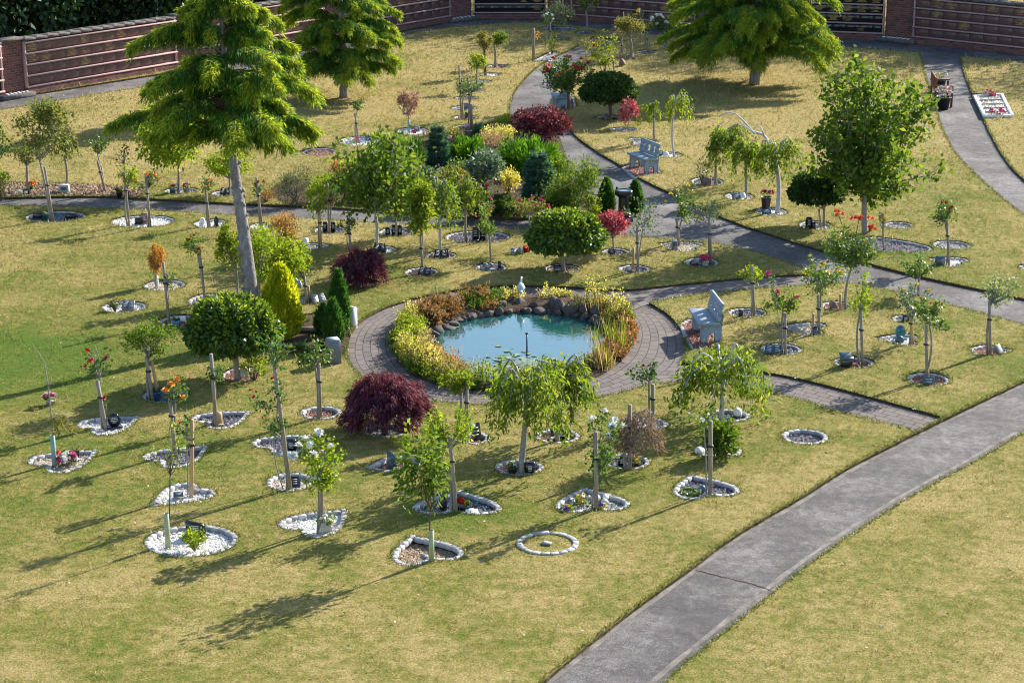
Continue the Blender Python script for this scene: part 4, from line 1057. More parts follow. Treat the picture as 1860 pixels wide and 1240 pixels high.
MB().box((0, 0, .1), (.24, .16, .24), 0, 0, .95, .01).build('body', M['concrete'], o); MB().box((0, -.083, .14), (.14, .006, .07)).build('plaque', M['granite_blue'], o)
flowerpot(217, 357, 'dark pot with purple flowers at the end of the bark strip', ['purple', 'yellow'], .15, .15, 'plastic_black', 4, .08)
broadleaf(G(-6, 400) , 'green crab apple cut by the left edge of the photo', 2.3, .52, 'gloss', 700, .08, 1.35, 'crab_apple', 12, .03)
shrublet(2, 362, 'lime shrub at the left edge beside the walk', 36, 58, 'lime', 700, .06)
# behind the left walk
bed('round bed crowded with bright flower pots beyond the left walk', E_(297, 362, 340, 352), 'grey')
small('broad lime green tree with big leaves behind the cedar', (324, 347), (297, 248, 82, 56), 'ball', name='broadleaf_tree', pal='lime', trunk_top=(324, 296), trunk_r=.03, n=1900, leaf=.13, K=18)
flowerpot(314, 350, 'pot of red, pink and blue flowers left of the lime tree', ['red', 'blue', 'pink', 'yellow'], .16, .13, 'plastic_blue', 12, .11, size=.045)
flowerpot(340, 348, 'pot of pink flowers right of the lime tree', ['pink', 'blush'], .14, .13, 'concrete', 10, .1, size=.045)
tablet(339, 349, 'blue tablet before the pot of pink flowers', .14, .08, 40, 'granite_blue')
bed('round bed with a black book behind the cedar trunk', E_(382, 436, 345, 357), 'grey')
small('lime green mop headed tree behind the cedar trunk', (416, 352), (420, 300, 50, 26), 'ball', pal='lime', trunk_top=(416, 322), n=1500, leaf=.07)
book(409, 353, 'black book plaque behind the cedar trunk', .22)
# yellow shrubs behind the pond lawn
small('tall lime green shrub tree right of the cedar trunk', (474, 555), (478, 468, 68, 52), 'ball', pal='lime', trunk_top=(470, 510), trunk_r=.035, n=3000, leaf=.065, K=20, bark='stake_wood')
small('golden topped small tree left of the cedar trunk', (432, 540), (415, 452, 26, 44), 'ball', pal='yellowgreen', trunk_top=(430, 490), n=1100, leaf=.065)
small('lime green standard with deep pink roses on its right side', (556, 548), (532, 472, 44, 38), 'ball', pal='lime', trunk_top=(553, 505), stake=(553, 500, 554), n=1500, leaf=.065, prop_post=(560, 520, 563),
      flowers=[('pink', 20, .045)])
bed('white bed with a book plaque under the pink flowered standard', E_(530, 596, 536, 553), 'beige', 'thin')
book(578, 548, 'grey book plaque lying left of the dark cypresses', .28, mat='granite_grey', rz=.4)
headstone(541, 522, 'pale blue stone ornament behind the golden thuja', .16, .22, 'concrete_blue', 'rough', txt=None)
shrublet(517, 436, 'orange tinted spirea bush on the lawn', 64, 46, 'pinkish', 1500, .055)
conifer_bush(512, 612, 'golden yellow flame shaped thuja', 66, 130, 'gold', 9000, 'cone', .1, 'golden_thuja')
conifer_bush(617, 598, 'dark green pointed cypress, tallest of three by the pale stone', 33, 106, 'conifer', 3600, 'cone', .09, 'dwarf_cypress')
conifer_bush(606, 626, 'dark green cypress in front of the tallest one', 34, 82, 'conifer', 3200, 'cone', .08, 'dwarf_cypress')
conifer_bush(588, 604, 'small blunt cypress at the left of the three', 30, 50, 'conifer', 1800, 'cone', .08, 'dwarf_cypress')
o = item('stone_block', 640, 592, 'white upright stone block right of the dark cypresses', 'memorial stone', rz=-.6); MB().box((0, 0, .19), (.15, .12, .4), 0, 0, 1, .006).build('body', M['stone_white'], o); MB().box((0, 0, .395), (.13, .1, .012)).build('top', M['concrete_blue'], o)
o = item('stone_block', 606, 658, 'grey stone pillar with a square top below the cypresses', 'memorial stone', rz=.35); MB().box((0, 0, .22), (.22, .22, .46), 0, 0, 1.05, .01).build('body', M['granite_grey'], o); MB().box((0, 0, .46), (.2, .2, .02)).build('top', M['concrete_blue'], o)
def hosta(u, v, w, label, n=26):
    b = G(u, v); r = empty('hosta', b, label, 'plant', 'broad leaved plants in the corner bed'); R = w / 2 / ppm(b); a = rng.uniform(0, 2 * PI, n); el = rng.uniform(.25, 1.2, n)
    D = np.c_[np.cos(a) * np.cos(el), np.sin(a) * np.cos(el), np.sin(el)]
    MB().leaves(D * R * .3, nrm(D + np.array([0, 0, -.1])), R * rng.uniform(.6, .95, n), R * .5, .2, N=np.tile([0, 0, 1.], (n, 1))).build('foliage', M['leaf_gloss'], r)
    s_ = MB()
    for d in D[:10]: s_.tube([(0, 0, -.02), d * R * .35], .008, 4)
    s_.build('stem', M['branch_brown'], r)
hosta(550, 586, 32, 'broad leaved plant right of the golden thuja'); hosta(548, 640, 42, 'large broad leaved plant below the fallen log'); hosta(580, 632, 30, 'broad leaved plant beside the grey stone pillar'); hosta(524, 640, 30, 'broad leaved plant below the golden thuja')
o = prop(MB().tube([(-.3, 0, .03), (-.1, .02, .035), (.1, 0, .03), (.32, -.03, .03)], [.045, .05, .05, .04], 9).build('fallen_log', M['cedar_bark'], None, True), 'short grey log lying in the corner bed', 'log'); o.location = [float(x) for x in G(557, 601)]
for u, v, w, l in ((538, 594, .16, 'left'), (580, 598, .2, 'right')): boulder(u, v, f'brown rock at the {l} end of the short grey log', w, w * .8)

# ---- middle lawn behind the pond
bed('mulched bed under the smaller purple maple', E_(622, 690, 505, 522), 'mulch', None)
tree('weeping_maple', 'smaller purple weeping maple behind the pond lawn', 'tree', (652, 514), (652, 478, 46, 31), 'maple', 'purple', n=12000, leaf=.085, trunk_top=(651, 495), trunk_r=.04, bark='branch_brown', group='weeping purple maples')
tablet(651, 518, 'dark blue tablet at the foot of the smaller purple maple', .1, .12, 60, 'granite_blue')
bed('pale blue edged bed with a fresh tall stake', E_(538, 599, 440, 453), 'grey')
small('light green small tree on a fresh orange stake', (579, 450), (576, 361, 24, 32), 'ball', pal='lime', trunk_top=(579, 385), stake=(580, 378, 579), stake_mat='stake_fresh', n=520, leaf=.07)
boulder(555, 441, 'white stone on the pale blue edged bed', .16, .13, 'stone_white')
bed('round slate bed with two black stones by the walk', E_(568, 631, 410, 425), 'slate')
rose('pink and white rose on a grey stake by the walk', (597, 420), (604, 349, 15, 18), stake=(595, 333, 594), flowers=[('red', 2, .045), ('white', 2, .04)], n=260)
for u, l in ((591, 'left'), (605, 'right')): headstone(u, 418, f'black upright stone, {l} of the pair on the slate bed', .1, .22, 'granite_black', 'flat')
bed('round pale bed with a book plaque under the big lime tree', E_(676, 722, 445, 462), 'white')
small('big lime green tree with drooping leaves over the walk', (683, 446), (692, 322, 70, 72), 'rose', name='broadleaf_tree', pal='green', trunk_top=(682, 388), trunk_r=.032, n=2900, leaf=.125, K=30, spread=.8, bark='branch_silver')
book(690, 455, 'black book plaque topped by orange flowers under the lime tree', .26); bouquet(682, 450, 'orange posy behind the black book plaque', ['orange', 'coral'], .08, 7, .035)
rose('small rose on a cut post left of the big lime tree', (633, 452), (631, 404, 19, 18), stake=(633, 406, 633), n=220, pal='gloss', trunk_r=.015)
bed('round slate bed with black stones beside the walk, right of the lime tree', E_(687, 752, 412, 430), 'slate')
small('dense green tree behind the book plaque tree', (719, 427), (718, 356, 36, 38), 'ball', pal='green', trunk_top=(719, 392), n=1500, leaf=.08)
for u, h, l in ((704, .18, 'shortest'), (716, .24, 'middle'), (726, .23, 'rightmost')): headstone(u, 425, f'{l} of three black stones on the slate bed beside the walk', .1, h, 'granite_black', 'flat')
bed('round mulched bed with striped book plaque, fourth row', E_(733, 798, 485, 502), 'mulch')
small('yellow green drooping tree on a straight trunk before the pond', (764, 494), (763, 380, 31, 48), 'ball', pal='yellowgreen', trunk_top=(765, 415), trunk_r=.028, n=1300, leaf=.095, K=16, stake=(764, 425, 763))
book(772, 499, 'black book plaque with pale stripes under the drooping tree', .26)
bed('round red gravel bed with book plaque and cylinder', E_(772, 831, 456, 471), 'red')
weep('pale limbed weeping tree leaning over the walk', (799, 462), (808, 366, 38, 55), trunk_top=(799, 378), n=1100, K=9, bark='branch_silver', trunk_r=.028)
book(800, 467, 'black book plaque left of the small black cylinder', .26)
o = item('black_vase', 812, 464, 'small black cylinder on red gravel', 'vase'); MB().lathe([(.001, 0), (.04, 0), (.045, .16), (.035, .16), (.03, .02)], k=12).build('body', M['plastic_black'], o); MB().lathe([(.036, .16), (.05, .16), (.05, .172), (.036, .172), (.036, .16)], k=12).build('rim', M['granite_black'], o)
bed('wide oval slate bed with two rounded black headstones', E_(807, 927, 420, 440), 'slate')
weep('yellow leaved weeping tree over the two rounded headstones', (846, 436), (845, 360, 44, 50), trunk_top=(846, 345), n=1150, K=9, bark='stake_wood', trunk_r=.026)
for u, l in ((864, 'left'), (877, 'right')): headstone(u, 434, f'rounded black headstone, {l} of the pair on the oval bed', .14, .3, 'granite_black', 'round')
headstone(864, 439, 'small black block before the left rounded headstone', .11, .08, 'granite_black', 'flat', txt=None)
o = item('wooden_post', 884, 438, 'short brown post between headstones and pale trunk', 'post'); MB().tube([(0, 0, -.05), (0, 0, .42)], .028, 8).build('shaft', M['stake_wood'], o); MB().box((0, 0, .425), (.05, .05, .012)).build('cap', M['stake_wood'], o)
bed('round slate bed with blue plaque and dark heart', E_(862, 922, 477, 494), 'slate')
rose('rose with bronze shoots on a pale blue trunk', (892, 478), (893, 394, 31, 26), trunk_top=(888, 415), flowers=('coral', 3, .03), n=480, trunk_r=.024, pal='green')
rose('tall red rose stem rising above the walk', (886, 438), (892, 345, 13, 34), trunk_top=(888, 380), flowers=('pink', 6, .05), n=130, trunk_r=.01)
headstone(886, 487, 'dark heart shaped stone with a blue panel', .22, .16, 'granite_grey', 'heart')
headstone(907, 486, 'small black post stone right of the dark heart', .06, .17, 'granite_black', 'flat', txt=None)
rose('pink rose with a flat top in front of the blue conifer', (961, 450), (967, 377, 31, 16), trunk_top=(960, 390), flowers=('pink', 11, .045), n=520, pal='olive', trunk_r=.026, K=12)
bouquet(939, 460, 'blue and white flowers left of the green dome', ['blue', 'white'], .13, 10, .05); bouquet(953, 456, 'bright red flower posy left of the green dome', ['red'], .11, 9, .055)
bed('thin edged tan bed under the green dome', E_(986, 1055, 479, 496), 'tan', 'thin')
tree('round_evergreen', 'broad green dome with yellow tinted top behind the pond', 'tree', (1024, 488), (1028, 432, 67, 46), 'dome', 'gloss', n=6600, leaf=.1, lit_top=True, trunk_top=(1022, 455), trunk_r=.04, bark='stake_wood', group=TG)
tablet(1013, 494, 'black square tablet at the foot of the green dome', .17, .15, 70)
bed('round slate bed under the bright red little maple', E_(1092, 1145, 450, 464), 'slate')
small('bright red little maple beside the walk', (1114, 456), (1117, 407, 35, 22), 'ball', name='red_maple', pal='redmaple', trunk_top=(1113, 432), n=900, leaf=.085, trunk_r=.018, K=14)
tablet(1111, 460, 'black tablet under the bright red maple', .15, .1, 65)
bed('round slate bed right of the green dome', E_(1121, 1182, 480, 496), 'slate')
rose('tall open rose with few blooms right of the green dome', (1154, 492), (1170, 388, 34, 36), stake=(1157, 412, 1154), n=300, trunk_r=.014, prop_post=(1151, 450, 1149))
tablet(1143, 491, 'dark tablet lying right of the green dome', .17, .1, 25, 'granite_grey')
bed('heart bed of pinkish white gravel with a grey stone', H_((1195, 441), (1262, 449), .8), 'beige')
rose('yellow rose over the grey stone in the pinkish heart bed', (1230, 440), (1243, 369, 31, 28), stake=(1228, 395, 1230), flowers=('yellow', 9, .05), n=620, pal='gloss', K=13)
o = item('stone_block', 1225, 452, 'grey upright stone with a blue plaque in the pinkish heart bed', 'memorial stone'); MB().box((0, 0, .1), (.12, .1, .24), 0, 0, .95, .008).build('body', M['granite_grey'], o); MB().box((0, -.052, .15), (.08, .006, .07)).build('plaque', M['granite_blue'], o)
bed('round slate bed with a pink flower pot', E_(1242, 1306, 467, 485), 'slate')
rose('yellow green rose right of the yellow one, over pink flowers', (1288, 476), (1287, 384, 24, 20), stake=(1288, 396, 1287), flowers=('yellow', 2, .04), n=420, pal='silver')
flowerpot(1281, 482, 'white pot of deep pink flowers', ['pink'], .15, .12, 'stone_white', 13, .12, size=.05)
tablet(1261, 480, 'black tablet left of the white pot of pink flowers', .18, .12, 30)

# ---- upper lawn
TGU = 'standard roses on the upper lawn'
bed('long white bed on the upper lawn by the lower cedar branches', E_(614, 690, 247, 265), 'white')
rose('dark small headed rose between the two cedars', (647, 256), (649, 194, 12, 12), stake=(645, 205, 648), flowers=('yellow', 1, .05), n=200, pal='gloss', group=TGU)
bed('white triangular bed under the reddish brown sapling', E_(719, 780, 231, 245), 'white')
small('reddish brown sapling in a teal guard on the upper lawn', (743, 238), (742, 180, 21, 27), 'ball', pal='mauve', trunk_top=(743, 206), n=420, leaf=.085, tube=(218, 'tube_teal'), trunk_r=.014)
headstone(757, 236, 'pale striped slab beside the teal guard', .16, .16, 'granite_grey', 'slant')
bed('white edged bed with red plants behind the cedar branches', E_(548, 612, 268, 283), 'red')
for i, (q, f, w) in enumerate((((820, 870, 227, 237), 'red', 'nearest'), ((822, 868, 209, 218), 'red', 'second'), ((818, 867, 192, 201), 'grey', 'third'), ((824, 870, 175, 182), 'red', 'fourth'), ((845, 880, 160, 167), 'grey', 'fifth'), ((855, 895, 145, 151), 'grey', 'sixth'), ((872, 910, 132, 139), 'white', 'seventh'), ((884, 925, 117, 124), 'red', 'farthest'))):
    bed(f'small round bed, {w} in the row left of the curving path', E_(*q), f)
rose('pale pink climbing rose on twin brown posts left of the curving path', (838, 216), (842, 160, 17, 20), stake=(834, 118, 835), flowers=('blush', 4, .04), n=330, group=TGU, prop_post=(840, 190, 842))
rose('rose with grey bloom on a dark post, nearest left of the curving path', (852, 233), (858, 153, 17, 22), stake=(850, 140, 852), flowers=('blush', 3, .04), n=330, group=TGU, prop_post=(856, 190, 858))
small('lime green mop on a thin trunk, behind the pale pink rose', (868, 164), (865, 112, 19, 14), 'ball', pal='lime', trunk_top=(867, 124), n=480, leaf=.07)
headstone(846, 196, 'rounded grey stone beside the twin brown posts', .26, .18, 'granite_grey', 'round', txt=None); headstone(848, 214, 'black narrow stone beside the twin brown posts', .1, .2, 'granite_black', 'slant', txt=None); tablet(867, 231, 'striped pale tablet at the nearest bed left of the curving path', .22, .14, 35, 'granite_grey')
small('brownish green small tree on a dark trunk, left of a pair', (882, 137), (877, 74, 19, 15), 'ball', pal='olive', trunk_top=(880, 90), n=700, leaf=.07, trunk_r=.045, bark='branch_brown')
small('bright green small tree, right of the brownish one', (899, 121), (909, 69, 17, 12), 'ball', pal='green', trunk_top=(898, 80), n=380, leaf=.08, trunk_r=.035)
o = item('wooden_post', 969, 111, 'tall grey post with a few red leaves near the upper path', 'post'); MB().tube([(0, 0, -.05), (0, 0, 1.12)], .05, 8).build('shaft', M['stake_wood'], o); MB().leaves(np.array([.12, 0, .85]) + rng.normal(size=(30, 3)) * .07, rnd_dirs(30), .08, .05).build('dead_foliage', M['leaf_orange'], o)
bed('grey gravel bed running to the upper path edge', ('P', [(955, 111), (975, 106), (1000, 93), (1020, 95), (1000, 109), (975, 112)]), 'grey', 'thin')
shrublet(1003, 96, 'small green climber at the foot of the post near the upper path', 26, 26, 'green', 160, .07)
rose('white rose beside the purple flower near the memorial wall', (990, 84), (994, 37, 14, 11), stake=(999, 42, 999), flowers=('white', 6, .06), n=200, group=TGU)
bouquet(1003, 52, 'purple flower posy near the memorial wall', ['purple'], .14, 8, .06)
small('pale green small tree near the memorial wall', (1018, 71), (1014, 24, 27, 19), 'ball', pal='silver', trunk_top=(1019, 42), n=900, leaf=.08, trunk_r=.03)
bed('flat blue grey bed under the pale green tree near the wall', E_(980, 1050, 50, 55), 'blue'); bed('round bed in shade under the pale green tree', E_(1002, 1040, 68, 73), 'slate')
small('dark green small tree against the memorial wall', (1063, 58), (1070, 4, 18, 14), 'ball', pal='green', trunk_top=(1064, 22), n=500, leaf=.08, trunk_r=.04)
bed('shaded bed with blue pots at the memorial wall', E_(1045, 1080, 56, 63), 'blue')
bed('red gravel bed with a low grey bench back, under the large red rose', ('P', [(1003, 195), (1008, 176), (1044, 176), (1048, 194), (1035, 200)]), 'red')
rose('large dense red rose over the upper path', (1032, 199), (1030, 132, 42, 33), trunk_top=(1031, 163), trunk_r=.05, flowers=[('red', 16, .07), ('coral', 9, .07)], pal='gloss', n=2000, K=20, leaf=.08, bark='branch_brown', group=TGU)
tree('round_evergreen', 'dark round tree beside the upper path', 'tree', (1108, 217), (1106, 168, 50, 34), 'dome', 'dark', n=6500, leaf=.09, trunk_top=(1108, 192), trunk_r=.055, bark='branch_brown', group=TG)
bed('shaded mulch bed under the dark round tree', E_(1082, 1128, 209, 219), 'mulch')
boulder(1100, 216, 'grey stone under the dark round tree', .2, .2)
rose('pink and yellow rose cluster on three posts above the dark round tree', (1113, 138), (1100, 92, 34, 24), stake=(1113, 100, 1113), flowers=[('red', 2, .06), ('blush', 3, .05)], pal='yellowgreen', n=900, K=14, group=TGU, leaf=.075)
rose('pale green rose at the left of the three posts', (1098, 138), (1080, 84, 22, 14), stake=(1098, 106, 1098), pal='olive', n=330, flowers=('blush', 2, .05), group=TGU)
rose('blush rose with crowded blooms above the upper path', (1129, 104), (1130, 62, 20, 12), stake=(1128, 70, 1129), flowers=('blush', 12, .06), n=330, group=TGU, pal='olive')
bed('small bed at the three posts above the dark round tree', E_(1092, 1130, 131, 140), 'grey'); bed('bed with a white flower heap under the olive tree', E_(1130, 1164, 101, 109), 'mulch')
small('olive green round tree above the upper path', (1145, 107), (1146, 47, 29, 21), 'ball', pal='olive', trunk_top=(1145, 70), n=1300, leaf=.07, trunk_r=.045)
bouquet(1138, 105, 'heap of white flowers under the olive tree', ['white', 'blush'], .22, 14, .07); boulder(1130, 120, 'mauve stone ornament below the olive tree', .28, .26, 'stone_brown')
rose('tall yellow rose behind the olive tree', (1176, 94), (1170, 38, 15, 22), stake=(1175, 58, 1175), flowers=('yellow', 6, .07), n=260, group=TGU)
bed('dark bed under the tall yellow rose', E_(1155, 1195, 91, 98), 'slate')
rose('white rose with many blooms left of the right cedar', (1209, 78), (1208, 42, 25, 18), flowers=('white', 14, .08), n=620, pal='dark', trunk_r=.04, group=TGU, K=13, leaf=.08)
bed('dark bed under the white rose by the right cedar', E_(1190, 1222, 78, 85), 'slate')
bed('oval slate bed under the pink maple sapling', E_(1104, 1160, 231, 240), 'slate')
small('pink red maple sapling before the dark round tree', (1139, 232), (1142, 200, 20, 23), 'ball', name='red_maple', pal='redmaple', trunk_top=(1140, 214), n=330, leaf=.09, trunk_r=.012, K=9)
bed('heart bed of pale gravel under the left yellow weeping sapling', H_((1198, 256), (1150, 258), 1.1), 'grey')
weep('left of two yellow weeping saplings', (1186, 258), (1183, 208, 23, 26), trunk_top=(1187, 190), n=420, K=6, pal='yellowgreen', stake=(1187, 186, 1184), trunk_r=.016)
bed('pale bed with blue ornament under the right yellow weeping sapling', E_(1188, 1240, 276, 286), 'white')
weep('right of two yellow weeping saplings, with a bent top', (1225, 283), (1236, 192, 33, 32), trunk_top=(1226, 190), n=560, K=7, pal='yellowgreen', trunk_r=.024, bark='branch_silver')
tablet(1199, 281, 'dark blue tablet under the right yellow weeping sapling', .17, .15, 40, 'granite_blue'); boulder(1210, 282, 'white stone right of the dark blue tablet', .16, .12, 'stone_white')
bed('oval slate bed with a planter under the leaning weeping tree', E_(1254, 1315, 321, 338), 'slate')
weep('green weeping tree, left of the pair by the upper path', (1300, 335), (1325, 272, 50, 50), trunk_top=(1302, 262), n=2100, K=13, pal='weepgreen', bark='stake_wood', trunk_r=.03)
flowerpot(1284, 335, 'dark square planter with a small green plant', ['white'], .22, .2, 'stone_brown', 3, .15, 'square', 'silver'); shrublet(1276, 333, 'spindly shrub left of the dark square planter', 34, 44, 'greygreen', 130, .06)
bed('oval bed with a blue tablet under the weeping pair', E_(1315, 1370, 349, 364), 'white')
weep('weeping tree on a straight post, middle of the pair by the upper path', (1354, 359), (1358, 292, 40, 40), trunk_top=(1354, 280), n=1300, K=10, pal='weepgreen', bark='stake_wood', trunk_r=.03)
tablet(1337, 360, 'blue tablet left of the straight post', .2, .16, 40, 'granite_blue'); boulder(1348, 359, 'white stone between blue tablet and straight post', .2, .17, 'stone_white')
bed('bed with a flower bucket under the silver limbed weeping tree', E_(1371, 1431, 376, 392), 'white')
weep('silver limbed leaning weeping tree, right of the pair', (1412, 384), (1408, 285, 52, 46), trunk_top=(1409, 288), n=1500, K=11, pal='weepgreen', bark='branch_silver', trunk_r=.045)
b_ = G(1412, 384); t_ = MB()
for pts, r0 in ((((1411, 300), (1408, 278), (1400, 262), (1388, 247), (1370, 242), (1355, 226), (1340, 212), (1325, 209), (1312, 215)), .04), (((1388, 247), (1384, 236), (1377, 224)), .02), (((1372, 243), (1357, 232), (1342, 222)), .018), (((1404, 268), (1425, 275), (1447, 292)), .02)):
    t_.tube([[loc(b_, *q)[0], .05 * i, loc(b_, *q)[1]] for i, q in enumerate(pts)], np.linspace(r0, .008, len(pts)), 7)
t_.build('bare_limb', M['branch_silver'], [o for o in bpy.data.objects if o.get('label', '').startswith('silver limbed')][0], True)
flowerpot(1391, 378, 'tall dark bucket of purple pink flowers on a stand', ['pink', 'purple', 'darkred'], .24, .3, 'plastic_black', 7, .16, size=.05)
tablet(1392, 387, 'blue tablet below the tall dark bucket', .22, .14, 35, 'granite_blue')
tree('round_evergreen', 'dark green dome on two thin trunks under the big tree', 'tree', (1497, 407), (1484, 350, 48, 36), 'dome', 'dark', n=5600, leaf=.09, trunk_top=(1497, 378), trunk_r=.028, bark='stake_wood', group=TG, prop_post=(1488, 380, 1492))
bed('shaded bed with a tall black headstone', E_(1450, 1512, 400, 417), 'grey')
headstone(1469, 414, 'tall black headstone with an emblem under the dark dome', .15, .28, 'granite_black', 'round'); headstone(1478, 415, 'short black stone right of the tall headstone', .07, .18, 'granite_black', 'flat', txt=None)
bed('heart bed of grey gravel right of the big tree', H_((1585, 428), (1612, 456), 1.1), 'slate')
small('dead brown sapling in the heart bed right of the big tree', (1606, 450), (1604, 396, 12, 14), 'sparse', pal='straw', trunk_top=(1604, 415), n=90, leaf=.06, trunk_r=.02)
bed('farther of two empty round beds right of the big tree', E_(1605, 1660, 402, 415), 'grey'); bed('nearer of two empty round beds, behind the red rose', E_(1693, 1763, 436, 453), 'grey')
bed('heart bed with a blue grey stone under the red rose', H_((1684, 468), (1745, 477), .85), 'white')
rose('upright red rose on a thick post before the empty round beds', (1719, 478), (1716, 387, 25, 24), stake=(1719, 400, 1719), flowers=('red', 10, .05), n=560, pal='gloss', K=12)
o = item('stone_block', 1707, 480, 'blue grey square stone left of the thick post', 'memorial stone', rz=.3); MB().box((0, 0, .09), (.18, .13, .24), 0, 0, .92, .02).build('body', M['granite_blue'], o); MB().box((0, -.066, .12), (.1, .008, .08)).build('plaque', M['granite_grey'], o)
bed('small pale bed cut by the right edge', E_(1848, 1900, 480, 490), 'white')

# ---- right lawn
bed('round red gravel bed with a brown stone, at the walk', E_(1490, 1549, 546, 563), 'red')
rose('tall dense rose with coral blooms high above it', (1536, 560), (1547, 449, 36, 38), trunk_top=(1547, 485), trunk_r=.03, n=1500, pal='gloss', K=16, flowers=[('coral', 3, .04)], prop_post=(1527, 535, 1527), leaf=.07)
b_ = [o for o in bpy.data.objects if o.get('label', '').startswith('tall dense rose')][0]; B_ = G(1536, 560)
for u, v, nf in ((1523, 390, 5), (1560, 398, 9), (1583, 416, 5)):
    x, z = loc(B_, u, v)
    MB().tube(curve((loc(B_, 1547, 450)[0], 0, loc(B_, 1547, 450)[1]), (x, 0, z), 5, .05), .008, 5).build('cane', M['branch_brown'], b_)
    for _ in range(nf): flower(b_, (x + rng.normal() * .07, rng.normal() * .05, z + rng.normal() * .03), .055, 'coral')
boulder(1513, 559, 'brown rounded stone in the red gravel bed at the walk', .17, .18, 'stone_brown')
bed('round dark bed with a leaning black stone behind the bench', E_(1321, 1395, 558, 576), 'slate')
rose('small lime rose on a grey stake behind the bench', (1365, 573), (1366, 499, 20, 18), stake=(1365, 481, 1365), pal='lime', n=360, flowers=('yellow', 2, .04))
headstone(1345, 574, 'leaning black stone beside the grey stake behind the bench', .08, .17, 'granite_black', 'slant', txt=None)
bed('heart bed of beige gravel under the yellow rose', H_((1412, 592), (1490, 598), .85), 'beige')
rose('yellow rose with a tall right hand stem', (1483, 603), (1493, 503, 38, 32), stake=(1485, 535, 1483), flowers=('yellow', 12, .05), n=800, pal='gloss', K=13, prop_post=(1478, 570, 1476))
o = item('black_vase', 1480, 606, 'small dark green vase at the yellow rose stake', 'vase'); MB().lathe([(.001, 0), (.045, 0), (.05, .15), (.04, .15), (.035, .02)], k=12).build('body', M['granite_blue'], o); MB().lathe([(.04, .15), (.055, .15), (.055, .162), (.04, .162), (.04, .15)], k=12).build('rim', M['granite_black'], o)
bed('round dark bed with a book plaque under the bright red rose', E_(1380, 1457, 622, 645), 'blue')
rose('bright red rose on a grey stake nearest the bench', (1422, 641), (1423, 543, 30, 26), stake=(1425, 568, 1421), flowers=[('pink', 3, .065)], n=560, pal='green')
rose('thin side stem with one pink bloom beside the bright red rose', (1416, 641), (1402, 515, 10, 24), trunk_top=(1412, 560), trunk_r=.008, flowers=('pink', 1, .06), n=70, K=4)
book(1404, 641, 'dark blue book plaque under the bright red rose', .3, mat='granite_blue')
bed('round red gravel bed with a black box stone', E_(1513, 1589, 647, 668), 'red')
rose('tall thin yellow green rose above the black box stone', (1561, 657), (1563, 540, 20, 42), stake=(1563, 565, 1561), pal='lime', n=330, K=10)
o = item('stone_block', 1536, 665, 'black box stone with a sloping top', 'memorial stone', rz=.15); MB().box((0, 0, .1), (.19, .15, .2), 0, 0, 1, .006).build('body', M['granite_black'], o); q = MB().box((0, 0, 0), (.21, .19, .025), 0, 0, 1, .004).build('top', M['granite_blue'], o); q.location = (0, 0, .22); q.rotation_euler = (.35, 0, 0)
bed('heart bed of white gravel holding a glossy teal stone', H_((1588, 612), (1660, 617), .8), 'white')
rose('yellow rose with blue green leaves over the teal stone', (1653, 620), (1660, 548, 28, 34), stake=(1652, 566, 1653), stake_mat='stake_fresh', flowers=('yellow', 5, .05), n=560, pal='bluegreen', K=12)
headstone(1635, 612, 'glossy teal oval stone standing on white gravel', .18, .26, 'marble_teal', 'leaf', txt=None); boulder(1634, 620, 'dark glossy ball before the teal oval stone', .17, .14, 'granite_blue', 'garden_ball', 'ornament', .02)
bed('small bed with a black stone between the yellow rose and the walk', E_(1619, 1655, 571, 585), 'grey'); headstone(1645, 582, 'black square stone in the small bed near the walk', .12, .14, 'granite_black', 'flat')
rose('dense green rose without blooms beside the walk', (1669, 535), (1667, 482, 28, 20), trunk_top=(1670, 500), trunk_r=.028, n=620, pal='gloss', K=12)
bed('round red gravel bed with a blue black tablet, nearest the near path', E_(1648, 1725, 675, 700), 'red')
rose('leafy rose with reddish shoots nearest the near path', (1678, 686), (1690, 572, 40, 28), stake=(1681, 590, 1678), flowers=('coral', 2, .03), n=760, pal='gloss', K=13, prop_post=(1685, 670, 1688))
tablet(1687, 697, 'blue black tablet on red gravel nearest the near path', .2, .13, 65, 'granite_blue')
bed('diamond bed of red gravel with a grey panel at the right', ('P', [(1759, 630), (1790, 624), (1842, 634), (1815, 645), (1770, 643)]), 'red')
rose('silvery green rose reaching right, at the right edge', (1793, 641), (1816, 522, 34, 26), stake=(1796, 545, 1793), flowers=('white', 2, .04), n=620, pal='silver', trunk_top=(1800, 550), K=12, prop_post=(1799, 610, 1799))
tablet(1814, 641, 'grey panel leaning on red gravel at the right', .16, .18, 55, 'granite_grey', rz=.8)
# ------------------------------------------------------------------ shrubs of the central island
conifer_bush(796, 312, 'blue green spruce shrub at the back left of the island', 50, 82, 'teal', 7000, 'spruce', .085, 'dwarf_spruce')
conifer_bush(848, 306, 'bright green spreading juniper left in the island', 84, 58, 'juniper', 5500, 'spread', .12, 'spreading_juniper')
conifer_bush(966, 312, 'widest bright green spreading juniper behind the blue conifer', 128, 66, 'juniper', 8500, 'spread', .12, 'spreading_juniper')
conifer_bush(740, 305, 'dark juniper half hidden behind the big lime tree', 76, 54, 'conifer', 3800, 'spread', .12, 'spreading_juniper')
shrublet(982, 256, 'purple leaved shrub beside the curving path', 102, 58, 'berberis', 3600, .07, 'purple_shrub', up=.3, narrow=.7)
conifer_bush(978, 374, 'rounded blue conifer in the middle of the island', 82, 96, 'teal', 11000, 'spruce', .085, 'blue_conifer')
conifer_bush(870, 262, 'smallest blue spruce at the back of the island', 28, 38, 'teal', 2600, 'spruce', .08, 'dwarf_spruce')
conifer_bush(1101, 390, 'green cone cypress left of the black sundial', 28, 64, 'conifer', 3600, 'cone', .08, 'dwarf_cypress', tipal='juniper')
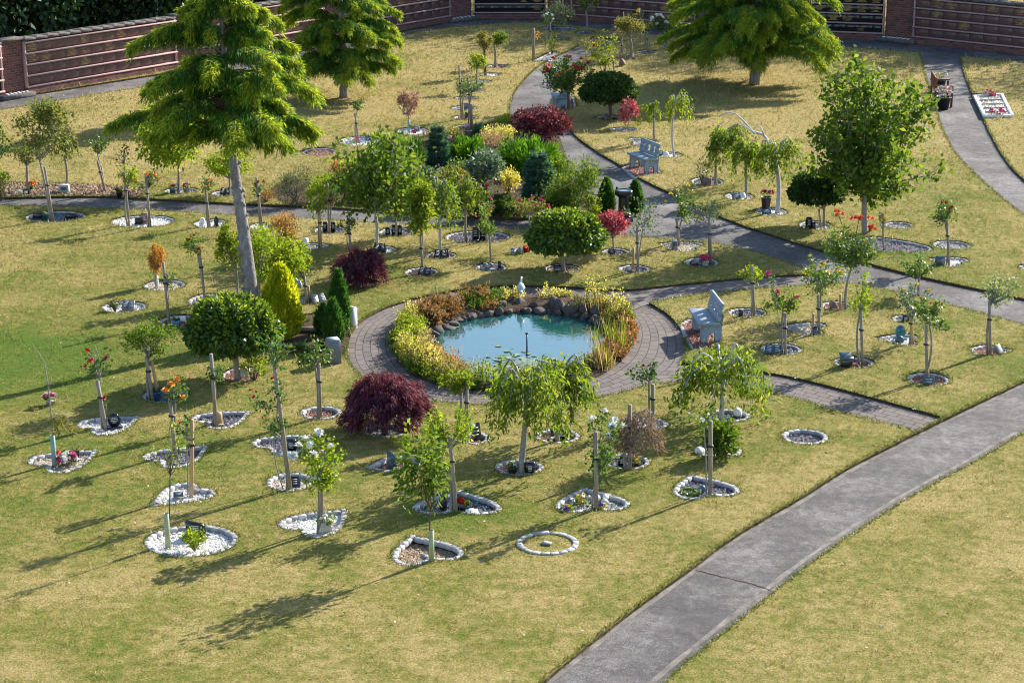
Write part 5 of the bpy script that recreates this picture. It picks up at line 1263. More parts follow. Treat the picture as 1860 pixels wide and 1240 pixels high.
conifer_bush(1153, 388, 'green cone cypress right of the black sundial', 27, 58, 'conifer', 3600, 'cone', .08, 'dwarf_cypress')
shrublet(880, 352, 'glossy blue green rhododendron in the island', 74, 74, 'bluegreen', 1700, .1, up=.2)
shrublet(924, 350, 'golden leaved low shrub left of the blue conifer', 40, 42, 'yellow', 900, .06)
shrublet(910, 392, 'dark green shrub at the front of the island', 60, 42, 'dark', 1200, .07)
shrublet(940, 396, 'low leafy green shrub at the walk, below the blue conifer', 70, 30, 'green', 900, .07)
shrublet(858, 396, 'dark leafy shrub behind the rose with bronze shoots', 70, 44, 'dark', 1200, .07)
shrublet(1042, 396, 'large light green feathery shrub right in the island', 106, 104, 'green', 4600, .075, narrow=.35)
shrublet(1072, 398, 'lime green low shrub left of the cone cypress', 40, 42, 'lime', 700, .06)
shrublet(784, 358, 'silvery blue shrub behind the pale limbed tree', 54, 54, 'bluegreen', 1000, .075)
shrublet(822, 372, 'olive golden shrub behind the pale limbed tree', 62, 66, 'olive', 1700, .07)
shrublet(906, 268, 'yellow flowered perennials beside the purple shrub', 62, 40, 'yellow', 1400, .05, 'perennial_clump', up=.9)
shrublet(924, 236, 'pale green perennial behind the yellow flowered clump', 46, 26, 'lime', 700, .05, 'perennial_clump', up=.9)
shrublet(896, 288, 'pinkish flower spikes in the middle of the island', 76, 44, 'mauve', 1300, .05, 'perennial_clump', up=1.1, narrow=.3)
shrublet(826, 262, 'small golden shrub behind the left juniper', 36, 30, 'yellow', 600, .05)
shrublet(622, 326, 'pinkish orange spirea left of the big lime tree', 48, 36, 'pinkish', 1000, .05)
shrublet(536, 372, 'grey green spreading shrub beside the left walk', 76, 70, 'greygreen', 2200, .06, narrow=.3)
shrublet(588, 362, 'lime green shrub by the left walk, behind the fresh stake', 60, 44, 'lime', 900, .06)
shrublet(630, 358, 'dark green shrub under the big lime tree', 70, 46, 'dark', 1100, .07)
shrublet(690, 300, 'dark bushy shrub behind the big lime tree', 70, 40, 'dark', 1000, .07)
shrublet(760, 386, 'low dark shrub at the walk between two trees', 60, 34, 'dark', 700, .07)
shrublet(668, 362, 'low dark undergrowth beneath the left of the big lime tree', 60, 34, 'dark', 900, .07)
shrublet(836, 340, 'bushy green shrub in front of the bright left juniper', 66, 48, 'gloss', 1300, .075)
shrublet(742, 340, 'mid green shrub in front of the dark juniper', 70, 52, 'green', 1400, .07)
shrublet(1008, 398, 'dark low shrub between blue conifer and feathery shrub', 50, 40, 'dark', 900, .07)
shrublet(1010, 330, 'green shrub behind the feathery light green one', 60, 44, 'green', 1100, .07)
shrublet(484, 366, 'rusty low shrub beside the left walk', 40, 20, 'rusty', 400, .05)
for u, v, h, l in ((648, 300, 46, 'leftmost'), (722, 286, 42, 'second'), (752, 284, 44, 'third'), (770, 276, 34, 'fourth'), (803, 262, 28, 'fifth'), (818, 276, 26, 'rightmost'), (848, 252, 24, 'single, behind the small blue spruce')):
    b = G(u, v); x, z = loc(b, u, v - h); r = empty('allium', b, f'mauve globe flower on a tall stem, {l} along the island', 'flower', 'mauve globe flowers')
    MB().tube(curve((0, 0, -.02), (0, 0, z), 5, .04), .008, 5).build('stem', M['leaf_green'], r); flower(r, (0, 0, z), .075, 'blush' if h < 40 else 'pink')

# ------------------------------------------------------------------ pond
def rim(th_, f): # f 0 at the paving, 1 at the water
    return RI_f(th_) * (1 - f) + RW_f(th_) * f
def RI_f(t): return RC + np.array([np.cos(t), np.sin(t)]).T * np.interp(np.mod(t, 2 * PI), th, ri)[..., None]
def RW_f(t): return RC + np.array([np.cos(t), np.sin(t)]).T * np.interp(np.mod(t, 2 * PI), th, rw_)[..., None]
def border(name, a0, a1, n, hgt, pal, label, f=(.08, .85), leaf=.043, m=24, kind='stuff', flow=None):
    """drift of bushy perennials along an arc of the pond rim"""
    nc = max(3, n // 11); ca, ch, cf = rng.uniform(a0, a1, nc), rng.uniform(.45, 1.25, nc), rng.uniform(*f, nc); ki = rng.integers(0, nc, n)
    t = np.radians(np.clip(ca[ki] + rng.normal(size=n) * 2.2, a0 - 1, a1 + 1)); q = RI_f(t); w = RW_f(t); ff = np.clip(cf[ki] + rng.normal(size=n) * .1, f[0], f[1])[:, None]; B = q * (1 - ff) + w * ff
    edge = np.minimum(1, 4.5 * np.minimum(ff, 1.08 - ff)); H_ = hgt * ch[ki] * rng.uniform(.6, 1.15, n) * edge[:, 0]
    s = rng.uniform(.1, 1, (n, m)); lean = rng.normal(size=(n, 2)) * .22
    P = np.concatenate([B[:, None] + lean[:, None] * (s * H_[:, None])[..., None] + rng.normal(size=(n, m, 2)) * .035, (.03 + s * H_[:, None])[..., None]], -1).reshape(-1, 3)
    D = nrm(rnd_dirs(n * m) + np.array([0, 0, .5]))
    o = prop(MB().leaves(P, D, rng.uniform(.6, 1.3, n * m) * leaf, leaf * .55).build(name, M['leaf_' + pal]), label, 'plants', kind=kind)
    st = MB()
    for i in range(0, n, 2): st.tube([(*B[i], 0.), (*(B[i] + lean[i] * H_[i] * .9), .03 + H_[i] * .9)], .006, 3, False)
    st.build('stems', M['leaf_green'], o)
    return o
border('yellow_perennials', 150, 262, 260, .36, 'yellow', 'dense drift of yellow flowering plants along the left and near pond rim', (.06, .66))
border('leafy_perennials', 150, 262, 260, .3, 'lime', 'yellow green leafy plants mixed through the yellow drift on the left pond rim', (.04, .7))
border('pale_perennials', 160, 262, 110, .4, 'straw', 'straw pale seed heads mixed through the yellow drift on the left pond rim', leaf=.045)
border('green_edging_plants', 175, 268, 230, .15, 'green', 'low green leaves edging the near left pond rim at the paving', (.0, .16), .05)
border('sedum_greenery', 98, 156, 120, .2, 'green', 'green leaves mixed through the rusty sedum')
border('sedum_border', 98, 156, 250, .26, 'rusty', 'low rusty red sedum along the far left pond rim', leaf=.06)
border('copper_border', 318, 378, 300, .22, 'rusty', 'low coppery leaved plants along the right pond rim', (.02, .55), .065)
border('corner_greenery', 20, 60, 170, .34, 'olive', 'olive green stems under the tall golden plants')
border('golden_grass_border', 24, 56, 90, .5, 'yellow', 'tall golden plants at the far right corner of the pond', (.1, .7), .042)
border('rim_herbs', 58, 98, 38, .3, 'yellow', 'scattered golden herbs behind the far rim rocks', (.05, .5), .05)
border('rim_perennials', 270, 318, 200, .24, 'olive', 'mixed olive plants along the near right pond rim')
border('copper_flower_border', 215, 250, 70, .34, 'pinkish', 'pinkish flower heads standing in the near left pond rim', (.5, 1.0), .045)
def reeds(u, v, w, h, n, pal, label, z=-.05):
    b = G(u, v); s = ppm(b); r = empty('reed_clump', b, label, 'reeds', 'reed clumps at the pond edge'); R = w / 2 / s; H = h / s
    P = np.c_[rng.normal(size=n) * R * .5, rng.normal(size=n) * R * .5, np.full(n, z)]; D = nrm(np.c_[rng.normal(size=(n, 2)) * .16, np.ones(n)])
    MB().leaves(P, D, H * rng.uniform(.55, 1.1, n), .018, .2).build('blades', M['leaf_' + pal], r)
    k = rng.integers(0, n, max(4, n // 8)); MB().leaves(P[k] + D[k] * H * .85, D[k], .09, .02).build('seed_head', M['leaf_straw'], r)
for a in ((797, 545, 26, 36, 34, 'bluegreen', 'blue green iris clump standing in the rusty sedum'), (812, 552, 20, 28, 20, 'reed', 'short green iris clump in the rusty sedum'), (890, 534, 16, 26, 14, 'reed', 'thin reeds behind the far rim'), (752, 600, 24, 40, 26, 'reed', 'bright reeds in the yellow flowers'), (757, 640, 18, 48, 20, 'reed', 'tall reeds in the left yellow flowers'),
          (808, 668, 46, 46, 60, 'straw', 'brown grassy reeds at the left waterline'), (862, 690, 26, 34, 34, 'reed', 'bright green reeds at the near waterline'), (898, 700, 18, 38, 20, 'reed', 'reeds right of the bright near clump'), (1112, 640, 50, 76, 90, 'reed', 'tallest reed bed at the right waterline'), (1090, 668, 50, 66, 70, 'straw', 'straw coloured reeds at the near right waterline'), (1085, 570, 34, 44, 44, 'straw', 'dry grass tuft by the golden plants'), (1130, 610, 30, 50, 40, 'reed', 'green reeds beside the right paving')):
    reeds(*a)
bouquet(1124, 562, 'bright pink flower clump at the far right of the pond', ['pink'], .14, 14, .045)
RKG = 'boulders round the pond'
def rockmb(w, h):
    """angular boulder: a ball cut by random planes"""
    V, T = ICO[2]; X = V.copy()
    for _ in range(11):
        d = rnd_dirs(1)[0]; k = rng.uniform(.35, .72); e = np.maximum(0, X @ d - k); X = X - e[:, None] * d
    X = X * (1 + .09 * rng.normal(size=(len(X), 1)) * .6) * np.array([w / 2, w * .42, h * .62]) * 1.45
    return MB().add(X + np.array([0, 0, h * .3]), None, T)
for i, (a, f, w, h) in enumerate([(97, .72, .30, .22), (94, .95, .26, .12), (88, .6, .34, .24), (84, .92, .3, .14), (79, .8, .26, .18), (75, .95, .34, .14), (71, .68, .3, .26), (66, .82, .36, .26), (61, .7, .3, .22), (57, .85, .42, .28), (51, .78, .3, .2), (46, .95, .3, .16), (42, .72, .36, .26), (37, .95, .28, .16), (32, .95, .26, .14), (27, .85, .34, .24), (22, .95, .28, .18), (17, .98, .26, .2), (101, .95, .28, .16), (107, .97, .3, .17), (113, .96, .26, .14), (120, .97, .32, .18), (127, .98, .26, .12), (134, .98, .3, .12), (141, 1.0, .34, .1), (149, 1.0, .36, .09), (160, .96, .3, .18), (170, .98, .26, .14), (345, .9, .24, .1), (335, .35, .3, .08), (350, .3, .26, .1)] + [(a_, f_, .17 + .06 * math.sin(a_ * 1.7), .11) for a_ in range(16, 150, 6) for f_ in (.66 + .12 * math.sin(a_ * .9), .98)]):
    t = math.radians(a); p = RI_f(np.array(t)) * (1 - f) + RW_f(np.array(t)) * f
    side = 'far rim of the pond, near the heron' if 60 < a < 100 else 'far right rim of the pond' if a <= 60 else 'left rim of the pond by the sedum' if a < 155 else 'left waterline among yellow flowers' if a < 200 else 'right rim among coppery plants'
    r = prop(rockmb(w * .74, h * .8).build('pond_rock', M['rocks'], None, False), 'rough grey boulder at the ' + side, 'rock', RKG)
    r.location = (float(p[0]), float(p[1]), -.03 if f < .9 else -.06); r.rotation_euler = (rng.uniform(-.15, .15), rng.uniform(-.15, .15), rng.uniform(0, 6))
# lily pads
b = MB(); pads = MB()
for i in range(420):
    u, v = (rng.normal(925, 36), rng.normal(662, 11)) if i < 160 else (rng.normal(985, 45), rng.normal(668, 9))
    p = G(u, v, ZW); q = p[:2] - RC; a = math.atan2(q[1], q[0]) % (2 * PI)
    if np.linalg.norm(q) > np.interp(a, th, rw_) * .93: continue
    r = rng.uniform(.028, .075); k = 11; t = np.linspace(.15, 2 * PI - .15, k) + rng.uniform(0, 6); z = ZW + .004 + rng.uniform(0, .012)
    pads.add(np.vstack([[p[0], p[1], z]] + [[p[0] + r * math.cos(x), p[1] + r * math.sin(x), z + rng.uniform(-.002, .006)] for x in t]), None, [[0, j, j + 1] for j in range(1, k)])
islandmat('lily_pad', [(.06, .09, .03), (.16, .22, .09), (.28, .33, .2)], .3, .5, .2)
prop(pads.build('lily_pads', M['lily_pad']), 'scatter of floating lily pads on the near half of the pond', 'lily pads', kind='stuff')
o = item('lily_pad', 823, 587, 'single pale lily pad at the far left of the pond', 'lily pad', z=ZW + .006); pads = MB(); t = np.linspace(.2, 6.1, 14); pads.add(np.vstack([[0, 0, 0]] + [[.14 * math.cos(x), .14 * math.sin(x), .003] for x in t]), None, [[0, j, j + 1] for j in range(1, 14)]); pads.build('pad', M['lily_pad'], o); MB().tube([(0, 0, -.1), (0, 0, -.004)], .006, 4).build('stem', M['leaf_green'], o)
# fountain and heron
o = item('fountain_jet', 957, 638, 'thin dark fountain pipe standing in the pond', 'fountain', z=ZW); x, z = loc(G(957, 638), 957, 601)
MB().tube([(0, 0, -.2), (0, 0, z)], [.016, .013], 8).build('pipe', M['plastic_black'], o); MB().lathe([(.001, z), (.03, z + .006), (.034, z + .02), (.03, z + .026), (.001, z + .026)], k=10).build('nozzle', M['plastic_black'], o)
b_ = G(946, 545); o = empty('heron_statue', b_, 'pale blue grey heron statue standing on the far rim rocks', 'statue'); s = ppm(b_)
MB().blob((0, 0, .25), (.075, .11, .1), .03, 3).blob((0, -.09, .2), (.04, .09, .04), .03, 2).build('body', M['heron_grey'], o, True)
MB().tube([(0, .06, .3), (.0, .1, .34), (.01, .08, .4), (.01, .05, .43)], [.035, .026, .02, .022], 8).blob((.01, .04, .44), (.025, .045, .024), .02, 2).build('neck_and_head', M['heron_grey'], o, True)
MB().tube([(.01, .0, .44), (.01, -.1, .42)], [.012, .002], 6).build('beak', M['stone_beige'], o)
for s_ in (-1, 1): MB().tube([(s_ * .04, .02, .2), (s_ * .042, .03, .08), (s_ * .042, .01, -.12)], .009, 6).build('leg', M['heron_grey'], o)

# ------------------------------------------------------------------ benches, sundial, flat memorial
def concrete_bench(u, v, rz, label, L=.95):
    r = empty('concrete_bench', G(u, v) + np.array([0, 0, -.03]), label, 'bench', 'grey concrete benches', rz); m = M['concrete_blue']
    for s_ in (-1, 1):
        pts = [(-.17, 0), (-.05, 0), (-.03, .17), (.08, .17), (.10, 0), (.21, 0), (.21, .3), (.245, .5), (.21, .56), (.16, .54), (.13, .36), (.1, .335), (-.17, .335)]
        y = s_ * (L / 2 - .09); P = np.array(pts); n = len(P); th_ = .075
        tri = geometry.tessellate_polygon([[Vector((a, b_, 0)) for a, b_ in pts]]); T = [list(t) for t in tri]
        V = np.vstack([np.c_[P[:, 0], np.full(n, y - th_ / 2), P[:, 1]], np.c_[P[:, 0], np.full(n, y + th_ / 2), P[:, 1]]])
        MB().add(V, [[i, (i + 1) % n, (i + 1) % n + n, i + n] for i in range(n)], T + [[a + n for a in t[::-1]] for t in T]).build('leg', m, r)
    MB().box((-.03, 0, .362), (.38, L, .05), 0, 0, 1, .008).build('seat', m, r)
    bk = MB(); hh, wz = .34, .045          # back slab with three square openings
    for z, h in ((.05, .1), (.29, .1)): bk.box((0, 0, z), (wz, L, h), 0, 0, 1, .005)
    for y in (-L * .42, -L * .16, L * .16, L * .42): bk.box((0, y, .17), (wz - .004, .15, .142))
    o = bk.build('backrest', m, r); o.location = (.145, 0, .4); o.rotation_euler = (0, .2, 0)
    return r
bench_pad('red gravel bench pad edged with setts beside the pond paving', [(1238, 600), (1232, 588), (1250, 577), (1290, 585), (1306, 615), (1312, 632), (1255, 634), (1246, 620)])
concrete_bench(1281, 607, .11, 'grey concrete bench facing the pond, nearest the camera')
bench_pad('red gravel bench pad under the middle grey bench', [(1128, 303), (1150, 296), (1196, 306), (1204, 314), (1150, 322)])
concrete_bench(1168, 307, .42, 'grey concrete bench with openings, beside the diagonal walk')
concrete_bench(1017, 194, .15, 'grey concrete bench half hidden under the large red rose', .8)
# wooden bench
r = empty('wooden_bench', G(1709, 186), 'red brown wooden armchair bench beside the right walk', 'bench', None, -.1); w = M['bench_wood']; L = 1.15
for y in (-L / 2, L / 2):
    for x, h in ((-.24, .82), (.24, .55)): MB().box((x, y, h / 2 - .03), (.06, .06, h + .06), 0, 0, 1, .006).build('leg', w, r)
    MB().box((0, y, .585), (.58, .07, .04), 0, 0, 1, .006).build('armrest', w, r)
st = MB()
for i in range(5): st.box((-.19 + i * .095, 0, .38), (.08, L - .07, .03), 0, 0, 1, .005)
st.build('seat', w, r); st = MB()
for z in (.5, .79): st.box((-.245, 0, z), (.04, L - .07, .07), 0, 0, 1, .005)
for i in range(12): st.box((-.25, -L / 2 + .1 + i * (L - .2) / 11, .64), (.02, .045, .22))
st.build('backrest', w, r)
flowerpot(1713, 196, 'black planter of blush pink flowers before the wooden bench', ['blush', 'blush', 'white'], .42, .36, 'plastic_black', 22, .26, size=.06)
flowerpot(1707, 166, 'planter of yellow flowers behind the wooden bench arm', ['yellow', 'white'], .34, .4, 'plastic_black', 12, .22, size=.05)
# black sundial
r = empty('granite_birdbath', G(1132, 400), 'black octagonal granite birdbath on a square plinth by the walk', 'birdbath'); s = ppm(G(1132, 400)); k = 8; m = M['granite_black']
x, zt = loc(G(1132, 400), 1132, 345)
MB().box((0, 0, .06), (.42, .36, .12), 0, 0, 1, .01).build('plinth', m, r); MB().lathe([(.001, .12), (.19, .12), (.19, .17), (.15, .19), (.001, .19)], k=8, ph=PI / 8).build('foot', m, r)
MB().lathe([(.125, .19), (.12, zt - .16)], k=8, ph=PI / 8).build('column', m, r)
MB().lathe([(.12, zt - .16), (.21, zt - .1), (.22, zt - .02), (.2, zt), (.15, zt), (.13, zt - .03), (.001, zt - .035)], k=8, ph=PI / 8).build('bowl', m, r)
MB().lathe([(.145, zt - .012), (.001, zt - .012)], k=16).build('water', M['pond_water'], r); MB().blob((-.15, .02, zt + .04), (.035, .05, .035), .05, 1).build('bird_ornament', m, r)
# flat memorial of white chippings
pts = gp([(1770, 177), (1819, 174), (1838, 213), (1788, 214)]); c = pts.mean(0); r = empty('flat_memorial', (*c, 0), 'flat white gravel memorial with dark bars and pink flowers by the right walk', 'memorial'); P = pts - c
def lerp(a, b): return (P[0] * (1 - a) + P[1] * a) * (1 - b) + (P[3] * (1 - a) + P[2] * a) * b
fr = MB()
for i in range(4):
    a, b_ = P[i], P[(i + 1) % 4]; d = b_ - a; fr.box((*(a + b_) / 2, .03), (np.linalg.norm(d) + .08, .09, .09), math.atan2(d[1], d[0]), 0, 1, .008)
fr.build('frame', M['stone_white'], r)
gr = MB(); uv_ = rng.uniform(.03, .97, (1500, 2)); X = np.array([lerp(a, b_) for a, b_ in uv_]); gr.add(np.c_[P, np.full(4, .015)], [[3, 2, 1, 0]]); gr.pebbles(np.c_[X, np.full(len(X), .018)], np.full(len(X), .032)); gr.build('gravel', M['gravel_white'], r)
for f in (.25, .45, .63, .82):
    a, b_ = lerp(.12, f), lerp(.88, f); d = b_ - a; MB().box((*(a + b_) / 2, .04), (np.linalg.norm(d), .08, .06), math.atan2(d[1], d[0]), 0, 1, .006).build('bar', M['granite_grey'], r)
bouquet(1794, 176, 'tall pink flower posy at the back of the flat memorial', ['blush', 'pink'], .2, 12, .07); bouquet(1811, 211, 'pink flower posy at the front of the flat memorial', ['pink', 'blush'], .24, 18, .06)
o = MB().box((0, 0, .02), (.95, .16, .08), 0, 0, 1, .01); o.build('soil_trough', M['soil'], r).location = (*[float(x) for x in lerp(.5, -.06)], 0)

# ------------------------------------------------------------------ large trees
CG = 'golden weeping cedars'
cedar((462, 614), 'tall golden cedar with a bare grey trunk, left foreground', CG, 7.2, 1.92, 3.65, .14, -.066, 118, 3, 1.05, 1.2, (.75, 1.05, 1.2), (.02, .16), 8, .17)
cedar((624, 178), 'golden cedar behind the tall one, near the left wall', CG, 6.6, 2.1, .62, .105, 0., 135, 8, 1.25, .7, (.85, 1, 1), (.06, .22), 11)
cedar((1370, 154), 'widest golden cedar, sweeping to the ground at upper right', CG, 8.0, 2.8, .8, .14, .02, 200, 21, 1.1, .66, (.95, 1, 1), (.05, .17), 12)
small('tall broad green tree with upright shoots at the right', (1572, 424), (1589, 240, 118, 126), 'rose', name='broadleaf_tree', pal='green', trunk_top=(1571, 342), trunk_r=.06, n=6600, leaf=.135, K=74, spread=.62)

# ------------------------------------------------------------------ memorial wall
def brickbox(x0, x1, y0, y1, z0, z1, name, mat, parent):
    V, UV, Q = [], [], []
    def face(c, uv):
        k = len(V); V.extend(c); UV.extend(uv); Q.append([k, k + 1, k + 2, k + 3])
    face([(x0, y0, z0), (x1, y0, z0), (x1, y0, z1), (x0, y0, z1)], [(x0, z0), (x1, z0), (x1, z1), (x0, z1)])
    face([(x1, y1, z0), (x0, y1, z0), (x0, y1, z1), (x1, y1, z1)], [(x1, z0), (x0, z0), (x0, z1), (x1, z1)])
    face([(x0, y1, z0), (x0, y0, z0), (x0, y0, z1), (x0, y1, z1)], [(y1, z0), (y0, z0), (y0, z1), (y1, z1)])
    face([(x1, y0, z0), (x1, y1, z0), (x1, y1, z1), (x1, y0, z1)], [(y0, z0), (y1, z0), (y1, z1), (y0, z1)])
    face([(x0, y0, z1), (x1, y0, z1), (x1, y1, z1), (x0, y1, z1)], [(x0, y0), (x1, y0), (x1, y1), (x0, y1)])
    return MB().add(V, Q).build(name, mat, parent, False, None, UV)
WG = 'sections of the memorial wall'
HW = 1.66
def wall_section(a, b_, label, mat='panel_maroon', txt=.25):
    d = b_ - a; L = float(np.linalg.norm(d)); r = empty('memorial_wall', (*a, ZP), label, 'wall', WG, math.atan2(d[1], d[0]))
    brickbox(0, L, -.05, .4, 0, .22, 'plinth', M['red_brick'], r); MB().box((L / 2, .24, (HW + .22) / 2), (L - .01, .32, HW - .22), 0).build('body', M['panel_maroon'], r)
    rows = 4; z0 = .26; rh = (HW - .06 - z0) / rows; txtm = MB(); pan = MB()
    npn = max(2, int(L / .5)); pw = (L - .14) / npn
    for i in range(rows):
        for j in range(npn):
            pan.box((.07 + (j + .5) * pw, .065, z0 + (i + .5) * rh), (pw - .004, .05, rh - .05), 0, 0, 1, .004)
            if rng.random() < txt * (1.6 if i > 1 else .5):
                for q in range(6):
                    if rng.random() < .85: txtm.box((.07 + (j + .5) * pw, .038, z0 + (i + .82 - q * .115) * rh), (pw * rng.uniform(.3, .75), .004, .016))
    pan.build('panels', M[mat], r)
    if txtm.n: txtm.build('inscription', M['lettering_gold'], r)
    for i in range(rows + 1): MB().box((L / 2, .01, z0 + i * rh), (L - .02, .15, .045), 0, 0, 1, .006).build('ledge', M['ledge_pink'], r)
    for x in (.032, L - .032): MB().box((x, .045, (HW + .22) / 2), (.055, .1, HW - .26), 0, 0, 1, .004).build('frame', M['ledge_pink'], r)
    n = int(L / .42); c = MB()
    for i in range(n): c.box(((i + .5) * L / n, .2, HW + .035 + rng.uniform(-.006, .006)), (L / n - .012, .5, .07), 0, rng.normal() * .01, 1, .012)
    c.build('coping', M['coping_stone'], r)
    return r
def pier(a, b_, label, trough=None):
    d = b_ - a; L = float(np.linalg.norm(d)); r = empty('brick_pier', (*a, ZP), label, 'pier', 'brick piers of the memorial wall', math.atan2(d[1], d[0]))
    brickbox(.005, L - .005, .12, .4, 0, HW + .03, 'brickwork', M['red_brick'], r); MB().box((L / 2, .24, HW + .075), (L + .04, .42, .08), 0, 0, 1, .015).build('coping', M['coping_stone'], r)
    if trough:
        t = empty('stone_trough', (*(a + d * .5), ZP), trough, 'trough', 'stone troughs at the piers', math.atan2(d[1], d[0]))
        MB().box((0, -.05, .07), (L + .35, .3, .14), 0, 0, 1, .012).build('body', M['coping_stone'], t)
        for i in range(6): MB().box((-L * .42 + i * L * .17, -.05, .155), (.07, .22, .03), -.3, 0, 1, .006).build('flower_holder', M['stone_white'], t)
W = lambda u, v: G(u, v)[:2]
p0, pc = W(9, 178.8), W(819, 39); dl = pc - p0; Ll = np.linalg.norm(dl); dl /= Ll
wall_section(p0 - dl * 6.2, p0, 'leftmost memorial wall section cut by the photo edge', 'panel_black', .8)
pier(p0, p0 + dl * .85, 'brick pier at the far left of the wall', 'stone trough with white holders at the far left pier')
sec = (Ll - .85 * 3) / 3; s_ = .85
for i, l in enumerate(('memorial wall section left of the tall cedar, fully lit ledges', 'memorial wall section behind the tall cedar', 'memorial wall section behind the second cedar')):
    wall_section(p0 + dl * s_, p0 + dl * (s_ + sec), l, txt=.22); s_ += sec
    if i < 2: pier(p0 + dl * s_, p0 + dl * (s_ + .85), ('brick pier left of the tall cedar top', 'brick pier hidden behind the second cedar')[i]); s_ += .85
pier(p0 + dl * s_, W(860, 33.5), 'corner brick pier at the top centre', 'stone trough with blue holders at the corner pier')
wall_section(W(860, 33.5), W(992, 33.5), 'black panelled wall section at the top centre', 'panel_black', .9)
pier(W(992, 33.5), W(1036, 36), 'brick pier behind the pale green tree')
wall_section(W(1036, 36), W(1262, 54), 'shaded maroon wall section left of the right cedar', txt=.2)
pier(W(1262, 54), W(1300, 57), 'brick pier behind the right cedar'); wall_section(W(1300, 57), W(1440, 65), 'wall section wholly behind the right cedar', 'panel_black', .6)
pier(W(1440, 65), W(1470, 67), 'second brick pier behind the right cedar')
wall_section(W(1470, 67), W(1604, 72), 'black panelled wall section right of the right cedar', 'panel_black', .9)
pier(W(1604, 72), W(1656, 77), 'dark brick pier above the right walk', 'stone trough with blue holders above the right walk')
wall_section(W(1656, 77), W(1890, 101.5), 'long maroon wall section at the top right', txt=.3)
flowerpot(1646, 68, 'yellow flowers on the trough above the right walk', ['yellow'], .16, .2, 'plastic_black', 5, .09)

# ------------------------------------------------------------------ trees behind the wall
leafmat('leaf_forest', (.012, .035, .012), (.03, .07, .02), (.075, .13, .035), .12)
FG = 'dark trees behind the wall'; nl_ = np.array([-dl[1], dl[0]])
for i, (s_, d, H, R) in enumerate(((-5, 3.6, 7.5, 2.9), (-1, 5.2, 8.5, 3.2), (2.2, 3.2, 6.5, 2.5), (5.5, 4.8, 8, 3.0), (8.6, 3.3, 6.8, 2.5), (12, 5, 8, 3), (15.6, 3.8, 7, 2.6), (19, 5.5, 7.5, 2.8))):
    p = p0 + dl * s_ + nl_ * d; l = ('farthest left', 'second from the left', 'third from the left', 'fourth from the left', 'fifth from the left', 'sixth, above the tall cedar', 'seventh, behind the second cedar', 'last, behind the corner pier')[i]
    broadleaf((*p, 0), f'dark broadleaf tree behind the left wall, {l}', H, R, 'forest', 16000, .24, .1, K=60, group=FG)
for i, (s_, d, H, R) in enumerate(((-8, 8.5, 9, 3.4), (-3, 9.5, 10, 3.6), (3, 9, 9.5, 3.4), (9, 9.5, 9.5, 3.6), (15, 9.5, 9, 3.4))):
    p = p0 + dl * s_ + nl_ * d
    broadleaf((*p, 0), f'dark tree of the rear row behind the left wall, {("first", "second", "third", "fourth", "fifth")[i]} from the left', H, R, 'forest', 15000, .27, .1, K=60, group=FG)
rw = [(2.5, 82.5), (6.5, 82), (10.5, 80.5), (14.5, 79), (18.5, 77.5), (22.5, 75.5), (26.5, 72), (30, 68)]
for i, (x, y) in enumerate(rw):
    broadleaf((x, y, 0), f'tall tree standing behind the shaded right wall, number {("one", "two", "three", "four", "five", "six", "seven", "eight")[i]} from its left end', 9.3 + .5 * math.sin(i * 2.1), 2.9, 'wood', 7500, .22, .1, K=40, group=FG)
# ------------------------------------------------------------------ lawn with its paths and beds cut out
X0, X1, Y0, Y1 = -46., 46., 12., 104.
verts, edges = [(X0, Y0), (X1, Y0), (X1, Y1), (X0, Y1)], [(0, 1), (1, 2), (2, 3), (3, 0)]
polys = []
for h in HOLES:
    h = np.asarray(h); keep = np.linalg.norm(h - np.roll(h, 1, 0), axis=1) > 1e-4; h = h[keep]
    k = len(verts); verts += [(float(a), float(b)) for a, b in h]; edges += [(k + i, k + (i + 1) % len(h)) for i in range(len(h))]; polys.append(h)
vo, eo, fo, *_ = geometry.delaunay_2d_cdt([Vector(v) for v in verts], edges, [], 0, 1e-5)
VO = np.array([[v.x, v.y] for v in vo]); FO = np.array([list(f) for f in fo]); CEN = VO[FO].mean(1)
inn = np.zeros(len(FO), bool)
for h in polys: inn |= inside(CEN, h)
LF = FO[~inn]
flip = np.array([area2(VO[f]) < 0 for f in LF]); LF[flip] = LF[flip][:, ::-1]
cnt = {}
for f in LF:
    for i in range(3):
        a, b = int(f[i]), int(f[(i + 1) % 3]); cnt.setdefault((min(a, b), max(a, b)), []).append((a, b))
edge = [v[0] for v in cnt.values() if len(v) == 1]
prop(MB().add(np.c_[VO, np.zeros(len(VO))], None, LF).build('lawn', M['lawn_turf']), kind='structure')
sk = MB()
for a, b in edge:
    A, B = VO[a], VO[b]; sk.add([[*A, 0], [*B, 0], [*B, -.16], [*A, -.16]], [[0, 3, 2, 1]])
prop(sk.build('lawn_edge', M['soil']), kind='structure')
g = 600.; prop(MB().add([[-g, -g, -.2], [g, -g, -.2], [g, g, -.2], [-g, g, -.2]], [[0, 1, 2, 3]]).build('ground', M['lawn_turf']), kind='structure')

